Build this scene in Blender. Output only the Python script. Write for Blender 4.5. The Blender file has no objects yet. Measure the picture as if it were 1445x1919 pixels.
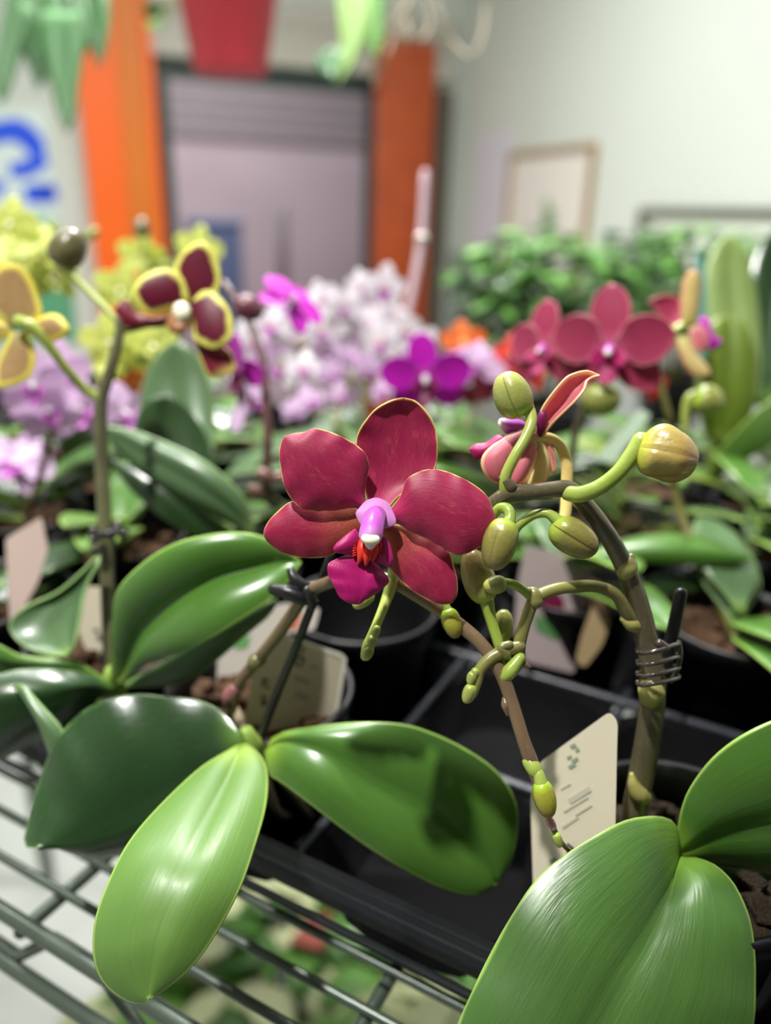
import bpy, math, random
import numpy as np
from mathutils import Vector, Matrix, noise

random.seed(7)
SC = bpy.context.scene
COL = SC.collection

# ------------------------------------------------------------------ camera model
F_PX = 1449.0
PITCH = math.radians(21.0)
ROLL = math.radians(1.6)
CAM = np.array([0.0, 0.0, 1.25])
FWD = np.array([0.0, math.cos(PITCH), -math.sin(PITCH)])
R0 = np.array([1.0, 0.0, 0.0])
U0 = np.array([0.0, math.sin(PITCH), math.cos(PITCH)])
IMX = R0 * math.cos(ROLL) + U0 * math.sin(ROLL)
IMU = U0 * math.cos(ROLL) - R0 * math.sin(ROLL)


def W(px, py, z):
    """point in the room seen at pixel (px, py) at depth z metres"""
    return CAM + z * (FWD + (px - 722.5) / F_PX * IMX - (py - 959.5) / F_PX * IMU)


def WA(xy, z):
    xy = np.asarray(xy, float)
    z = np.broadcast_to(np.asarray(z, float), (len(xy),))[:, None]
    return CAM + z * (FWD + (xy[:, :1] - 722.5) / F_PX * IMX - (xy[:, 1:2] - 959.5) / F_PX * IMU)


# shelf frame: u along the front edge, v into the shelf
SU = np.array([0.883, -0.469, 0.0])
SV = np.array([0.469, 0.883, 0.0])
SO = np.array([0.0, 0.138, 0.0])


def S(u, v, z):
    p = SO + u * SU + v * SV
    return np.array([p[0], p[1], z])


# ------------------------------------------------------------------ curves
def catmull(P, n, closed=False):
    P = np.asarray(P, float)
    if len(P) == 2:
        t = np.linspace(0, 1, n)[:, None]
        return P[0] * (1 - t) + P[1] * t
    Q = np.vstack([2 * P[0] - P[1], P, 2 * P[-1] - P[-2]])
    out = []
    per = 14
    for i in range(1, len(Q) - 2):
        p0, p1, p2, p3 = Q[i - 1], Q[i], Q[i + 1], Q[i + 2]
        for k in range(per):
            t = k / per
            out.append(0.5 * ((2 * p1) + (-p0 + p2) * t + (2 * p0 - 5 * p1 + 4 * p2 - p3) * t * t + (-p0 + 3 * p1 - 3 * p2 + p3) * t ** 3))
    out.append(Q[-2])
    out = np.array(out)
    d = np.r_[0, np.cumsum(np.linalg.norm(np.diff(out[:, :2] if out.shape[1] > 3 else out, axis=0), axis=1))]
    if d[-1] <= 0:
        return np.repeat(out[:1], n, 0)
    s = np.linspace(0, d[-1], n)
    return np.stack([np.interp(s, d, out[:, j]) for j in range(out.shape[1])], 1)


def prof(vals, s):
    vals = np.asarray(vals, float)
    if len(vals) == 1:
        return np.full_like(s, vals[0])
    x = np.linspace(0, 1, len(vals))
    if len(vals) == 2:
        return np.interp(s, x, vals)
    c = catmull(np.stack([x, vals], 1), 80)
    return np.interp(s, c[:, 0], c[:, 1])


# ------------------------------------------------------------------ objects
def empty(name, loc, label=None, cat=None, group=None):
    o = bpy.data.objects.new(name, None)
    COL.objects.link(o)
    o.location = Vector(loc)
    o.empty_display_size = 0.02
    if label:
        o['label'] = label
        o['category'] = cat
    if group:
        o['group'] = group
    return o


def tag(o, label, cat, group=None):
    o['label'] = label
    o['category'] = cat
    if group:
        o['group'] = group
    return o


def base_of(parent):
    p = np.zeros(3)
    while parent is not None:
        p = p + np.array(parent.location)
        parent = parent.parent
    return p


def mesh(name, verts, faces, mat, parent=None, smooth=True, uv=None, rim=None, origin=None, label=None, matidx=None):
    """one mesh object; verts are world coordinates (relative to parent's base when parented)"""
    verts = np.asarray(verts, float)
    off = base_of(parent) if parent is not None else np.zeros(3)
    if origin is not None:
        off = np.asarray(origin, float)
    me = bpy.data.meshes.new(name)
    me.from_pydata((verts - off).tolist(), [], [tuple(f) for f in faces])
    mats = mat if isinstance(mat, (list, tuple)) else [mat]
    for m in mats:
        me.materials.append(m)
    if matidx is not None:
        me.polygons.foreach_set('material_index', np.asarray(matidx, dtype=np.int32))
    if smooth:
        me.polygons.foreach_set('use_smooth', np.ones(len(me.polygons), dtype=bool))
    if uv is not None:
        lay = me.uv_layers.new(name='UVMap')
        li = np.empty(len(me.loops), dtype=np.int32)
        me.loops.foreach_get('vertex_index', li)
        lay.data.foreach_set('uv', np.asarray(uv, np.float32)[li].ravel())
    if rim is not None:
        a = me.attributes.new('rim', 'FLOAT', 'POINT')
        a.data.foreach_set('value', np.asarray(rim, np.float32))
    me.update()
    o = bpy.data.objects.new(name, me)
    COL.objects.link(o)
    if parent is not None:
        o.parent = parent
        if origin is not None:
            o.location = Vector(off - base_of(parent))
    elif origin is not None:
        o.location = Vector(off)
    if label:
        o['label'] = label
    return o


class MB:
    """collects shapes into one mesh"""

    def __init__(self):
        self.v, self.f, self.n, self.mi = [], [], 0, []

    def add(self, v, f, mi=0):
        v = np.asarray(v, float)
        self.v.append(v)
        self.f += [tuple(i + self.n for i in q) for q in f]
        self.mi += [mi] * len(f)
        self.n += len(v)
        return self

    def box(self, c, sx, sy, sz, ax=None, mi=0, bev=0.0):
        c = np.asarray(c, float)
        A = np.eye(3) if ax is None else np.asarray(ax, float)
        h = np.array([sx, sy, sz]) / 2
        if bev <= 0:
            v = [c + (A.T @ (np.array([i, j, k]) * h)) for i in (-1, 1) for j in (-1, 1) for k in (-1, 1)]
            f = [(0, 1, 3, 2), (4, 6, 7, 5), (0, 4, 5, 1), (2, 3, 7, 6), (0, 2, 6, 4), (1, 5, 7, 3)]
            return self.add(v, f, mi)
        import bmesh
        bm = bmesh.new()
        bmesh.ops.create_cube(bm, size=1)
        for q in bm.verts:
            q.co = Vector(np.array(q.co) * h * 2)
        bmesh.ops.bevel(bm, geom=bm.edges[:], offset=bev, segments=2, profile=0.5, affect='EDGES')
        bm.verts.index_update()
        v = [c + A.T @ np.array(q.co) for q in bm.verts]
        f = [tuple(q.index for q in p.verts) for p in bm.faces]
        bm.free()
        return self.add(v, f, mi)

    def tube(self, pts, rad, seg=10, mi=0, n=None, caps=True):
        v, f = tube_geo(pts, rad, seg, n, caps)
        return self.add(v, f, mi)

    def build(self, name, mat, parent=None, smooth=True, origin=None, label=None):
        return mesh(name, np.vstack(self.v), self.f, mat, parent, smooth, origin=origin, label=label, matidx=self.mi if isinstance(mat, (list, tuple)) else None)


def tube_geo(pts, rad, seg=10, n=None, caps=True):
    pts = np.asarray(pts, float)
    rad = np.broadcast_to(np.asarray(rad, float), (len(pts),))
    if n:
        c = catmull(np.hstack([pts, rad[:, None]])[:, [0, 1, 2, 3]], n) if len(pts) > 1 else None
        pts, rad = c[:, :3], c[:, 3]
    if caps:
        # rounded ends
        t0 = pts[0] - pts[1]
        t0 = t0 / (np.linalg.norm(t0) + 1e-12)
        t1 = pts[-1] - pts[-2]
        t1 = t1 / (np.linalg.norm(t1) + 1e-12)
        pts = np.vstack([pts[0] + t0 * rad[0] * 0.9, pts[0] + t0 * rad[0] * 0.6, pts, pts[-1] + t1 * rad[-1] * 0.6, pts[-1] + t1 * rad[-1] * 0.9])
        rad = np.r_[rad[0] * 0.3, rad[0] * 0.78, rad, rad[-1] * 0.78, rad[-1] * 0.3]
    m = len(pts)
    T = np.gradient(pts, axis=0)
    T /= np.linalg.norm(T, axis=1)[:, None] + 1e-12
    a = np.array([0, 0, 1.0]) if abs(T[0][2]) < 0.9 else np.array([1.0, 0, 0])
    N = a - T[0] * a.dot(T[0])
    N /= np.linalg.norm(N)
    ang = np.linspace(0, 2 * math.pi, seg, endpoint=False)
    V = []
    for i in range(m):
        N = N - T[i] * N.dot(T[i])
        N /= np.linalg.norm(N) + 1e-12
        B = np.cross(T[i], N)
        V.append(pts[i] + rad[i] * (np.cos(ang)[:, None] * N + np.sin(ang)[:, None] * B))
    V = np.vstack(V)
    Fc = []
    for i in range(m - 1):
        for j in range(seg):
            k = (j + 1) % seg
            Fc.append((i * seg + j, i * seg + k, (i + 1) * seg + k, (i + 1) * seg + j))
    Fc.append(tuple(range(seg - 1, -1, -1)))
    Fc.append(tuple((m - 1) * seg + j for j in range(seg)))
    return V, Fc


def stem(name, P, mat, parent=None, seg=12, n=None, label=None, origin=None):
    """tube along (px, py, depth, radius px)"""
    P = np.asarray(P, float)
    pts = WA(P[:, :2], P[:, 2])
    rad = P[:, 3] * P[:, 2] / F_PX
    v, f = tube_geo(pts, rad, seg, n or max(8, 7 * len(P)))
    return mesh(name, v, f, mat, parent, label=label, origin=origin)


def grid_shell(G, thick, toward=None):
    """closed thin shell from a grid of points; returns verts, faces, uv, normal grid"""
    n, m = G.shape[:2]
    ds = np.gradient(G, axis=0)
    dt = np.gradient(G, axis=1)
    N = np.cross(dt, ds)
    L = np.linalg.norm(N, axis=2)
    # degenerate rows borrow their neighbour's normal
    for i in range(n):
        if L[i].max() < 1e-10:
            j = 1 if i == 0 else i - 1
            N[i] = N[j]
    N = N / (np.linalg.norm(N, axis=2)[..., None] + 1e-15)
    flip = False
    if toward is not None:
        d = (toward - G)
        if (N * d).sum() < 0:
            N = -N
            flip = True
    # thin out at edges
    A = G + N * thick / 2
    Bk = G - N * thick / 2
    V = np.vstack([A.reshape(-1, 3), Bk.reshape(-1, 3)])
    Fc = []
    o = n * m

    def q(a, b, c, d):
        Fc.append((a, b, c, d) if not flip else (d, c, b, a))
    for i in range(n - 1):
        for j in range(m - 1):
            a, b, c, d = i * m + j, i * m + j + 1, (i + 1) * m + j + 1, (i + 1) * m + j
            q(a, b, c, d)
            q(d + o, c + o, b + o, a + o)
    loop = [j for j in range(m)] + [i * m + m - 1 for i in range(1, n)] + [(n - 1) * m + j for j in range(m - 2, -1, -1)] + [i * m for i in range(n - 2, 0, -1)]
    for k in range(len(loop)):
        a, b = loop[k], loop[(k + 1) % len(loop)]
        q(b, a, a + o, b + o)
    return V, Fc, N


def patch(name, L, R, mat, parent, M=None, zs=(0.2,), dl=0.0, dr=0.0, cup=0.0, bulge=0.0, n=30, m=19, thick=0.0008, crease=False, wav=0.0, wavf=5.0, label=None, toward=CAM, origin=None, dshift=0.0):
    """thin curved blade (leaf, petal): left edge, right edge, midrib as traced curves from base to tip, depth profile
    along the blade in metres, edges set back by dl / dr, crosswise bulge"""
    Lc, Rc = catmull(L, n), catmull(R, n)
    Mc = (Lc + Rc) / 2 if M is None else catmull(M, n)
    s = np.linspace(0, 1, n)
    z = prof(zs, s) + dshift
    fade = np.sin(np.pi * np.clip(s, 0.0, 1)) ** 0.6
    M3 = WA(Mc, z + cup * fade)
    L3 = WA(Lc, z + dl * fade)
    R3 = WA(Rc, z + dr * fade)
    th = np.linspace(-1, 1, m)
    t = np.sin(th * np.pi / 2) * 0.85 + th * 0.15
    # surface normal estimate for the bulge
    T = np.gradient(M3, axis=0)
    NN = np.cross(R3 - L3, T)
    NN /= np.linalg.norm(NN, axis=1)[:, None] + 1e-12
    d = (toward - M3)
    sg = np.sign((NN * d).sum(1))
    sg = np.where(sg == 0, 1, sg)
    sg = 1 if sg.sum() >= 0 else -1
    NN = NN * sg
    G = np.zeros((n, m, 3))
    for j, tt in enumerate(t):
        if crease:
            a = abs(tt)
            Sd = L3 if tt < 0 else R3
            aa = a
            G[:, j] = M3 * (1 - aa) + Sd * aa + NN * (bulge * 4 * a * (1 - a) * fade)[:, None]
        else:
            G[:, j] = M3 + tt * (R3 - L3) / 2 + tt * tt * ((L3 + R3) / 2 - M3) + NN * (bulge * (1 - tt * tt) * fade)[:, None]
        if wav:
            G[:, j] += NN * (wav * abs(tt) ** 2 * np.sin(wavf * 2 * np.pi * s + (0 if tt < 0 else 1.7)) * fade)[:, None]
    V, Fc, N = grid_shell(G, thick, toward)
    uvg = np.zeros((n, m, 2))
    uvg[..., 0] = (t[None, :] + 1) / 2
    uvg[..., 1] = s[:, None]
    uv = np.vstack([uvg.reshape(-1, 2)] * 2)
    out = np.vstack([L3[2:], R3[2:]])
    Gf = G.reshape(-1, 3)
    rim = np.sqrt(((Gf[:, None] - out[None]) ** 2).sum(2).min(1))
    return mesh(name, V, Fc, mat, parent, uv=uv, rim=np.r_[rim, rim], label=label, origin=origin)


def blade(P0, az, length, width, e0, e1, n=16, m=9, vee=0.18, twist=0.0, sharp=0.55):
    """leaf grid in the room: starts at P0, heads along azimuth az, elevation e0 -> e1 (radians)"""
    s = np.linspace(0, 1, n)
    el = e0 + (e1 - e0) * s ** 1.1
    d = np.stack([np.cos(el) * math.sin(az), np.cos(el) * math.cos(az), np.sin(el)], 1)
    P = np.asarray(P0, float) + np.vstack([np.zeros(3), np.cumsum((d[1:] + d[:-1]) / 2 * (length / (n - 1)), 0)])
    w = width / 2 * (np.sin(np.pi * np.clip(s, 0, 1) ** 0.8) ** sharp) * (0.25 + 0.75 * np.clip(s * 4, 0, 1))
    w[-1] = width * 0.01
    w[0] = width * 0.1
    side = np.array([math.cos(az), -math.sin(az), 0.0])
    G = np.zeros((n, m, 3))
    for i in range(n):
        up = np.cross(side, d[i])
        a = twist * s[i]
        sd = side * math.cos(a) + up * math.sin(a)
        uu = np.cross(sd, d[i])
        for j, t in enumerate(np.linspace(-1, 1, m)):
            G[i, j] = P[i] + sd * t * w[i] + uu * (vee * abs(t) - vee * 0.7 * t * t) * w[i]
    return G


def blade_obj(name, G, thick, mat, parent=None, label=None):
    up = G[len(G) // 2, G.shape[1] // 2] + np.array([0, 0, 5.0])
    V, Fc, N = grid_shell(G, thick, up)
    n, m = G.shape[:2]
    uvg = np.zeros((n, m, 2))
    uvg[..., 0] = np.linspace(0, 1, m)[None]
    uvg[..., 1] = np.linspace(0, 1, n)[:, None]
    edge = np.concatenate([G[1:, 0], G[1:, -1]])
    Gf = G.reshape(-1, 3)
    rim = np.sqrt(((Gf[:, None] - edge[None]) ** 2).sum(2).min(1))
    return mesh(name, V, Fc, mat, parent, uv=np.vstack([uvg.reshape(-1, 2)] * 2), rim=np.r_[rim, rim], label=label)


def lathe(profile, c, seg=40, ax=None):
    """profile [(r, z)] about a vertical axis through c"""
    V, Fc = [], []
    m = len(profile)
    for r, z in profile:
        for k in range(seg):
            a = 2 * math.pi * k / seg
            V.append((c[0] + r * math.cos(a), c[1] + r * math.sin(a), c[2] + z))
    for i in range(m - 1):
        for k in range(seg):
            k2 = (k + 1) % seg
            Fc.append((i * seg + k, i * seg + k2, (i + 1) * seg + k2, (i + 1) * seg + k))
    return np.array(V), Fc


def bud_geo(P0, P1, r, seams=3, n=18, seg=36, phase=0.3, groove=0.07, fat=0.5, lump=0.0, side=0.0):
    """closed flower bud from stalk end P0 to nose P1 with lengthwise seams; returns verts, faces, uv"""
    P0, P1 = np.asarray(P0, float), np.asarray(P1, float)
    ax = P1 - P0
    Ln = np.linalg.norm(ax)
    ax /= Ln
    toc = CAM - P0
    B = np.cross(ax, toc)
    B /= np.linalg.norm(B)
    N = np.cross(B, ax)
    V, uv = [], []
    for i in range(n):
        s = i / (n - 1)
        th = math.pi * s
        x = 0.5 - 0.5 * math.cos(th)
        rr = r * (math.sin(th) ** 0.8) * (1.0 + 0.22 * (fat - x))
        for k in range(seg):
            a = 2 * math.pi * k / seg
            c = abs(math.cos((a - phase) * seams / 2))
            g = 1 - groove * (1 - min(1, c / 0.22)) * math.sin(th) if c < 0.22 else 1 + groove * 0.35 * (c - 0.22) * math.sin(th)
            q = rr * g
            p = P0 + ax * Ln * x + (N * math.cos(a) + B * math.sin(a)) * q
            if lump:
                p = p + (N * math.cos(a) + B * math.sin(a)) * lump * noise.noise(Vector(p * 120))
            V.append(p)
            uv.append((min(1, c / 0.22) if c < 0.22 else 1.0, x))
    Fc = []
    for i in range(n - 1):
        for k in range(seg):
            k2 = (k + 1) % seg
            Fc.append((i * seg + k, i * seg + k2, (i + 1) * seg + k2, (i + 1) * seg + k))
    return np.array(V), Fc, np.array(uv)


def bud(parent, a, b, z, rpx, mat, ped=None, pedmat=None, name='bud', z2=None, label=None, **kw):
    """bud with its stalk: a, b pixel ends (stalk end, nose) at depth z; stalk as (px, py, z, rpx) list"""
    P0, P1 = W(a[0], a[1], z), W(b[0], b[1], z if z2 is None else z2)
    V, Fc, uv = bud_geo(P0, P1, rpx * z / F_PX, **kw)
    o = mesh(name, V, Fc, mat, parent, uv=uv, label=label)
    if ped is not None:
        stem('pedicel', ped, pedmat, o, seg=10)
    return o
# ------------------------------------------------------------------ materials
def lin(c):
    c = [x / 255 for x in c]
    return tuple((x / 12.92 if x <= 0.04045 else ((x + 0.055) / 1.055) ** 2.4) for x in c) + (1.0,)


class NT:
    def __init__(self, name):
        self.m = bpy.data.materials.new(name)
        self.m.use_nodes = True
        self.t = self.m.node_tree
        self.t.nodes.clear()
        self.out = self.t.nodes.new('ShaderNodeOutputMaterial')

    def n(self, typ, **kw):
        x = self.t.nodes.new(typ)
        for k, v in kw.items():
            if k in x.inputs:
                x.inputs[k].default_value = v
            else:
                setattr(x, k, v)
        return x

    def l(self, a, b):
        self.t.links.new(a, b)

    def mix(self, fac, a, b, mode='MIX'):
        x = self.n('ShaderNodeMix', data_type='RGBA', blend_type=mode)
        self._in(x.inputs[0], fac)
        self._in(x.inputs[6], a)
        self._in(x.inputs[7], b)
        return x.outputs[2]

    def _in(self, sock, v):
        if hasattr(v, 'is_linked'):
            self.l(v, sock)
        else:
            sock.default_value = v

    def math(self, op, a, b=0.0, clamp=False):
        x = self.n('ShaderNodeMath', operation=op, use_clamp=clamp)
        self._in(x.inputs[0], a)
        self._in(x.inputs[1], b)
        return x.outputs[0]

    def ramp(self, v, lo, hi, a=0.0, b=1.0):
        x = self.n('ShaderNodeMapRange', clamp=True)
        x.interpolation_type = 'SMOOTHSTEP'
        self._in(x.inputs[0], v)
        x.inputs[1].default_value = lo
        x.inputs[2].default_value = hi
        x.inputs[3].default_value = a
        x.inputs[4].default_value = b
        return x.outputs[0]

    def noise(self, vec, scale, detail=3.0, rough=0.5):
        x = self.n('ShaderNodeTexNoise')
        x.inputs['Scale'].default_value = scale
        x.inputs['Detail'].default_value = detail
        x.inputs['Roughness'].default_value = rough
        if vec is not None:
            self.l(vec, x.inputs['Vector'])
        return x.outputs['Fac']

    def mapping(self, vec, scale):
        x = self.n('ShaderNodeMapping')
        x.inputs['Scale'].default_value = scale
        self.l(vec, x.inputs['Vector'])
        return x.outputs[0]

    def principled(self, color, rough=0.5, spec=0.5, bump=None, bump_d=0.001, bump_s=0.3, coat=0.0, coat_r=0.1, metallic=0.0, trans=0.0, sheen=0.0, transl=0.0, transl_col=None, alpha=None, emis=None, emis_s=0.0, ior=1.45):
        p = self.n('ShaderNodeBsdfPrincipled')
        self._in(p.inputs['Base Color'], color)
        self._in(p.inputs['Roughness'], rough)
        p.inputs['Specular IOR Level'].default_value = spec
        p.inputs['Metallic'].default_value = metallic
        p.inputs['Coat Weight'].default_value = coat
        p.inputs['Coat Roughness'].default_value = coat_r
        p.inputs['Transmission Weight'].default_value = trans
        p.inputs['IOR'].default_value = ior
        p.inputs['Sheen Weight'].default_value = sheen
        if emis is not None:
            self._in(p.inputs['Emission Color'], emis)
            p.inputs['Emission Strength'].default_value = emis_s
        if bump is not None:
            b = self.n('ShaderNodeBump')
            b.inputs['Strength'].default_value = bump_s
            b.inputs['Distance'].default_value = bump_d
            self.l(bump, b.inputs['Height'])
            self.l(b.outputs[0], p.inputs['Normal'])
        sh = p.outputs[0]
        if transl > 0:
            tr = self.n('ShaderNodeBsdfTranslucent')
            self._in(tr.inputs['Color'], transl_col if transl_col is not None else color)
            ms = self.n('ShaderNodeMixShader')
            ms.inputs[0].default_value = transl
            self.l(p.outputs[0], ms.inputs[1])
            self.l(tr.outputs[0], ms.inputs[2])
            sh = ms.outputs[0]
        self.l(sh, self.out.inputs[0])
        return self.m


_cache = {}


def plain(name, col, rough=0.5, spec=0.5, var=0.12, scale=30.0, bump=0.15, bd=0.0006, metallic=0.0, coat=0.0, transl=0.0):
    if name in _cache:
        return _cache[name]
    t = NT(name)
    co = t.n('ShaderNodeTexCoord').outputs['Object']
    nz = t.noise(co, scale, 4.0)
    c = lin(col)
    dark = tuple(x * (1 - var) for x in c[:3]) + (1,)
    lite = tuple(min(1, x * (1 + var)) for x in c[:3]) + (1,)
    cc = t.mix(nz, dark, lite)
    _cache[name] = t.principled(cc, rough, spec, bump=t.noise(co, scale * 6, 2.0), bump_d=bd, bump_s=bump, metallic=metallic, coat=coat, transl=transl)
    return _cache[name]


def leaf_mat(name, main, base=None, edge=None, rough=0.28, spec=0.5, transl=0.12, rib=0.35, vein=0.1, bmps=0.09, coat=0.25, veinf=38.0):
    if name in _cache:
        return _cache[name]
    t = NT(name)
    tc = t.n('ShaderNodeTexCoord')
    uv = tc.outputs['UV']
    sep = t.n('ShaderNodeSeparateXYZ')
    t.l(uv, sep.inputs[0])
    u, v = sep.outputs[0], sep.outputs[1]
    c = lin(main)
    base = lin(base) if base else tuple(min(1, x * 1.7) for x in c[:3]) + (1,)
    edge = lin(edge) if edge else tuple(min(1, x * 1.5 + 0.01) for x in c[:3]) + (1,)
    big = t.noise(tc.outputs['Object'], 45.0, 3.0)
    col = t.mix(big, tuple(x * 0.82 for x in c[:3]) + (1,), tuple(min(1, x * 1.18) for x in c[:3]) + (1,))
    lines = t.noise(t.mapping(uv, (veinf, 1.6, 1.0)), 1.0, 2.0)
    col = t.mix(t.math('MULTIPLY', t.ramp(lines, 0.48, 0.7), vein), col, tuple(min(1, x * 1.6) for x in c[:3]) + (1,))
    # paler base
    col = t.mix(t.ramp(v, 0.14, 0.0), col, base)
    # midrib line
    du = t.math('ABSOLUTE', t.math('SUBTRACT', u, 0.5))
    ribm = t.math('MULTIPLY', t.ramp(du, 0.022, 0.006), rib)
    col = t.mix(ribm, col, tuple(x * 0.75 for x in c[:3]) + (1,))
    at = t.n('ShaderNodeAttribute', attribute_name='rim').outputs['Fac']
    col = t.mix(t.ramp(at, 0.0011, 0.0002), col, edge)
    fine = t.noise(t.mapping(uv, (120.0, 18.0, 1.0)), 1.0, 3.0)
    bmp = t.math('ADD', t.math('MULTIPLY', fine, 0.35), t.math('MULTIPLY', lines, 1.0))
    _cache[name] = t.principled(col, t.ramp(fine, 0.2, 0.8, rough - 0.04, rough + 0.07), spec, bump=bmp, bump_d=0.0009, bump_s=bmps, coat=coat, coat_r=0.22, transl=transl, transl_col=tuple(min(1, x * 1.7) for x in c[:3]) + (1,))
    return _cache[name]


def petal_mat(name, main, centre=None, rim=None, rimw=0.0006, vein=None, veinamt=0.3, rough=0.45, transl=0.25, sheen=0.1, rimnoise=0.0, speck=0.0, cfrom=0.35, tipmix=None, tipfrom=0.45, stipple=False, mottle=None):
    """petal: colour main, blends to centre near its base, outlined by rim (width in metres), lengthwise veins"""
    if name in _cache:
        return _cache[name]
    t = NT(name)
    tc = t.n('ShaderNodeTexCoord')
    uv = tc.outputs['UV']
    sep = t.n('ShaderNodeSeparateXYZ')
    t.l(uv, sep.inputs[0])
    v = sep.outputs[1]
    c = lin(main)
    nz = t.noise(tc.outputs['Object'], 260.0, 3.0, 0.6)
    col = t.mix(nz, tuple(x * 0.8 for x in c[:3]) + (1,), tuple(min(1, x * 1.2) for x in c[:3]) + (1,))
    if tipmix:
        col = t.mix(t.ramp(v, tipfrom, min(1.0, tipfrom + 0.4)), col, lin(tipmix))
    if vein:
        ln = t.noise(t.mapping(uv, (34.0, 5.0, 1.0)), 1.0, 4.0, 0.65)
        col = t.mix(t.math('MULTIPLY', t.ramp(ln, 0.5, 0.75), veinamt), col, lin(vein))
    if centre:
        ln2 = t.noise(t.mapping(uv, (14.0, 1.0, 1.0)), 1.0, 2.0)
        vv = t.math('ADD', v, t.math('MULTIPLY', t.math('SUBTRACT', ln2, 0.5), 0.35))
        cf = t.ramp(vv, cfrom, 0.02)
        if stipple:
            cf = t.math('MULTIPLY', cf, t.ramp(t.noise(t.mapping(uv, (70.0, 34.0, 1.0)), 1.0, 3.0, 0.7), 0.40, 0.60, 0.25, 1.0))
        col = t.mix(cf, col, lin(centre))
    if mottle:
        mo = t.noise(t.mapping(uv, (84.0, 15.0, 1.0)), 1.0, 4.0, 0.7)
        big = t.noise(t.mapping(uv, (5.0, 3.0, 1.0)), 1.0, 2.0)
        col = t.mix(t.math('MULTIPLY', t.math('MULTIPLY', t.ramp(mo, 0.46, 0.66), t.ramp(big, 0.35, 0.65)), 0.42), col, lin(mottle))
    if speck:
        sp = t.noise(tc.outputs['Object'], 2600.0, 3.0, 0.7)
        col = t.mix(t.math('MULTIPLY', t.ramp(sp, 0.52, 0.72), speck), col, tuple(min(1, x * 1.7 + 0.07) for x in c[:3]) + (1,))
    if rim:
        at = t.n('ShaderNodeAttribute', attribute_name='rim').outputs['Fac']
        if rimnoise:
            nn = t.noise(tc.outputs['Object'], 180.0, 2.0)
            at = t.math('ADD', at, t.math('MULTIPLY', t.math('SUBTRACT', nn, 0.5), rimnoise))
        col = t.mix(t.ramp(at, rimw * 1.25, rimw * 0.6), col, lin(rim))
    bl = t.noise(t.mapping(uv, (60.0, 8.0, 1.0)), 1.0, 3.0)
    _cache[name] = t.principled(col, rough, 0.4, bump=bl, bump_d=0.0005, bump_s=0.14, sheen=sheen, transl=transl)
    return _cache[name]


def bud_mat(name, main, seam, nose, rough=0.3, base=None):
    if name in _cache:
        return _cache[name]
    t = NT(name)
    tc = t.n('ShaderNodeTexCoord')
    sep = t.n('ShaderNodeSeparateXYZ')
    t.l(tc.outputs['UV'], sep.inputs[0])
    u, v = sep.outputs[0], sep.outputs[1]
    c = lin(main)
    nz = t.noise(tc.outputs['Object'], 220.0, 4.0)
    col = t.mix(nz, tuple(x * 0.8 for x in c[:3]) + (1,), tuple(min(1, x * 1.25) for x in c[:3]) + (1,))
    col = t.mix(t.ramp(v, 0.45, 1.0, 0.0, 0.8), col, lin(nose))
    if base:
        col = t.mix(t.ramp(v, 0.3, 0.0), col, lin(base))
    col = t.mix(t.ramp(u, 0.6, 0.0, 0.0, 0.9), col, lin(seam))
    _cache[name] = t.principled(col, rough, 0.5, bump=t.noise(tc.outputs['Object'], 900.0, 3.0), bump_d=0.0004, bump_s=0.3, coat=0.3, coat_r=0.2, transl=0.06)
    return _cache[name]


def stem_mat(name, a, b, scale=25.0, rough=0.32):
    if name in _cache:
        return _cache[name]
    t = NT(name)
    tc = t.n('ShaderNodeTexCoord')
    o = tc.outputs['Object']
    nz = t.noise(o, scale, 3.0)
    sp = t.noise(o, 700.0, 2.0)
    col = t.mix(t.ramp(nz, 0.35, 0.65), lin(a), lin(b))
    col = t.mix(t.math('MULTIPLY', t.ramp(sp, 0.55, 0.8), 0.12), col, lin((170, 160, 120)))
    _cache[name] = t.principled(col, rough, 0.5, bump=sp, bump_d=0.0003, bump_s=0.25, coat=0.2, coat_r=0.2)
    return _cache[name]


M_LEAF = leaf_mat('orchid leaf green', (72, 112, 42), base=(140, 175, 60), edge=(140, 175, 80))
M_LEAF_BRIGHT = leaf_mat('orchid leaf bright green', (88, 122, 54), base=(136, 162, 66), edge=(150, 180, 84), rough=0.4, coat=0.03)
M_LEAF_DARK = leaf_mat('orchid leaf dark green', (36, 62, 30), base=(90, 126, 52), edge=(84, 116, 56), rough=0.24, transl=0.05, coat=0.5)  # darkened to put shade into plant A's left leaf; elsewhere plain dark foliage
M_LEAF_GREY = leaf_mat('orchid leaf grey green', (80, 108, 70), base=(130, 160, 90), edge=(130, 160, 100), rough=0.34)
M_LEAF_BIG = leaf_mat('orchid leaf veined green', (64, 97, 42), base=(120, 160, 60), edge=(130, 160, 75), rough=0.34, vein=0.12, rib=0.25, bmps=0.3, coat=0.12, veinf=17.0)
M_LEAF_LIME = leaf_mat('orchid leaf lime', (104, 124, 40), base=(150, 170, 80), edge=(150, 165, 70), rough=0.4, transl=0.2)
M_LEAF_PALE = leaf_mat('orchid leaf pale lime', (146, 168, 100), base=(150, 175, 100), rough=0.4, transl=0.3)
M_FOLIAGE = leaf_mat('small leaf green', (86, 136, 58), rough=0.4, transl=0.3)
M_FOLIAGE_PALE = leaf_mat('small leaf cream and green', (230, 236, 186), rough=0.45, transl=0.3)
M_FOLIAGE_LIGHT = leaf_mat('small leaf light green', (120, 175, 80), rough=0.45, transl=0.3)
M_HANG = leaf_mat('hanging leaf dark', (62, 105, 58), rough=0.4, transl=0.2)
M_HANG_LIGHT = leaf_mat('hanging leaf light', (118, 150, 76), rough=0.5, transl=0.2)

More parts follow.
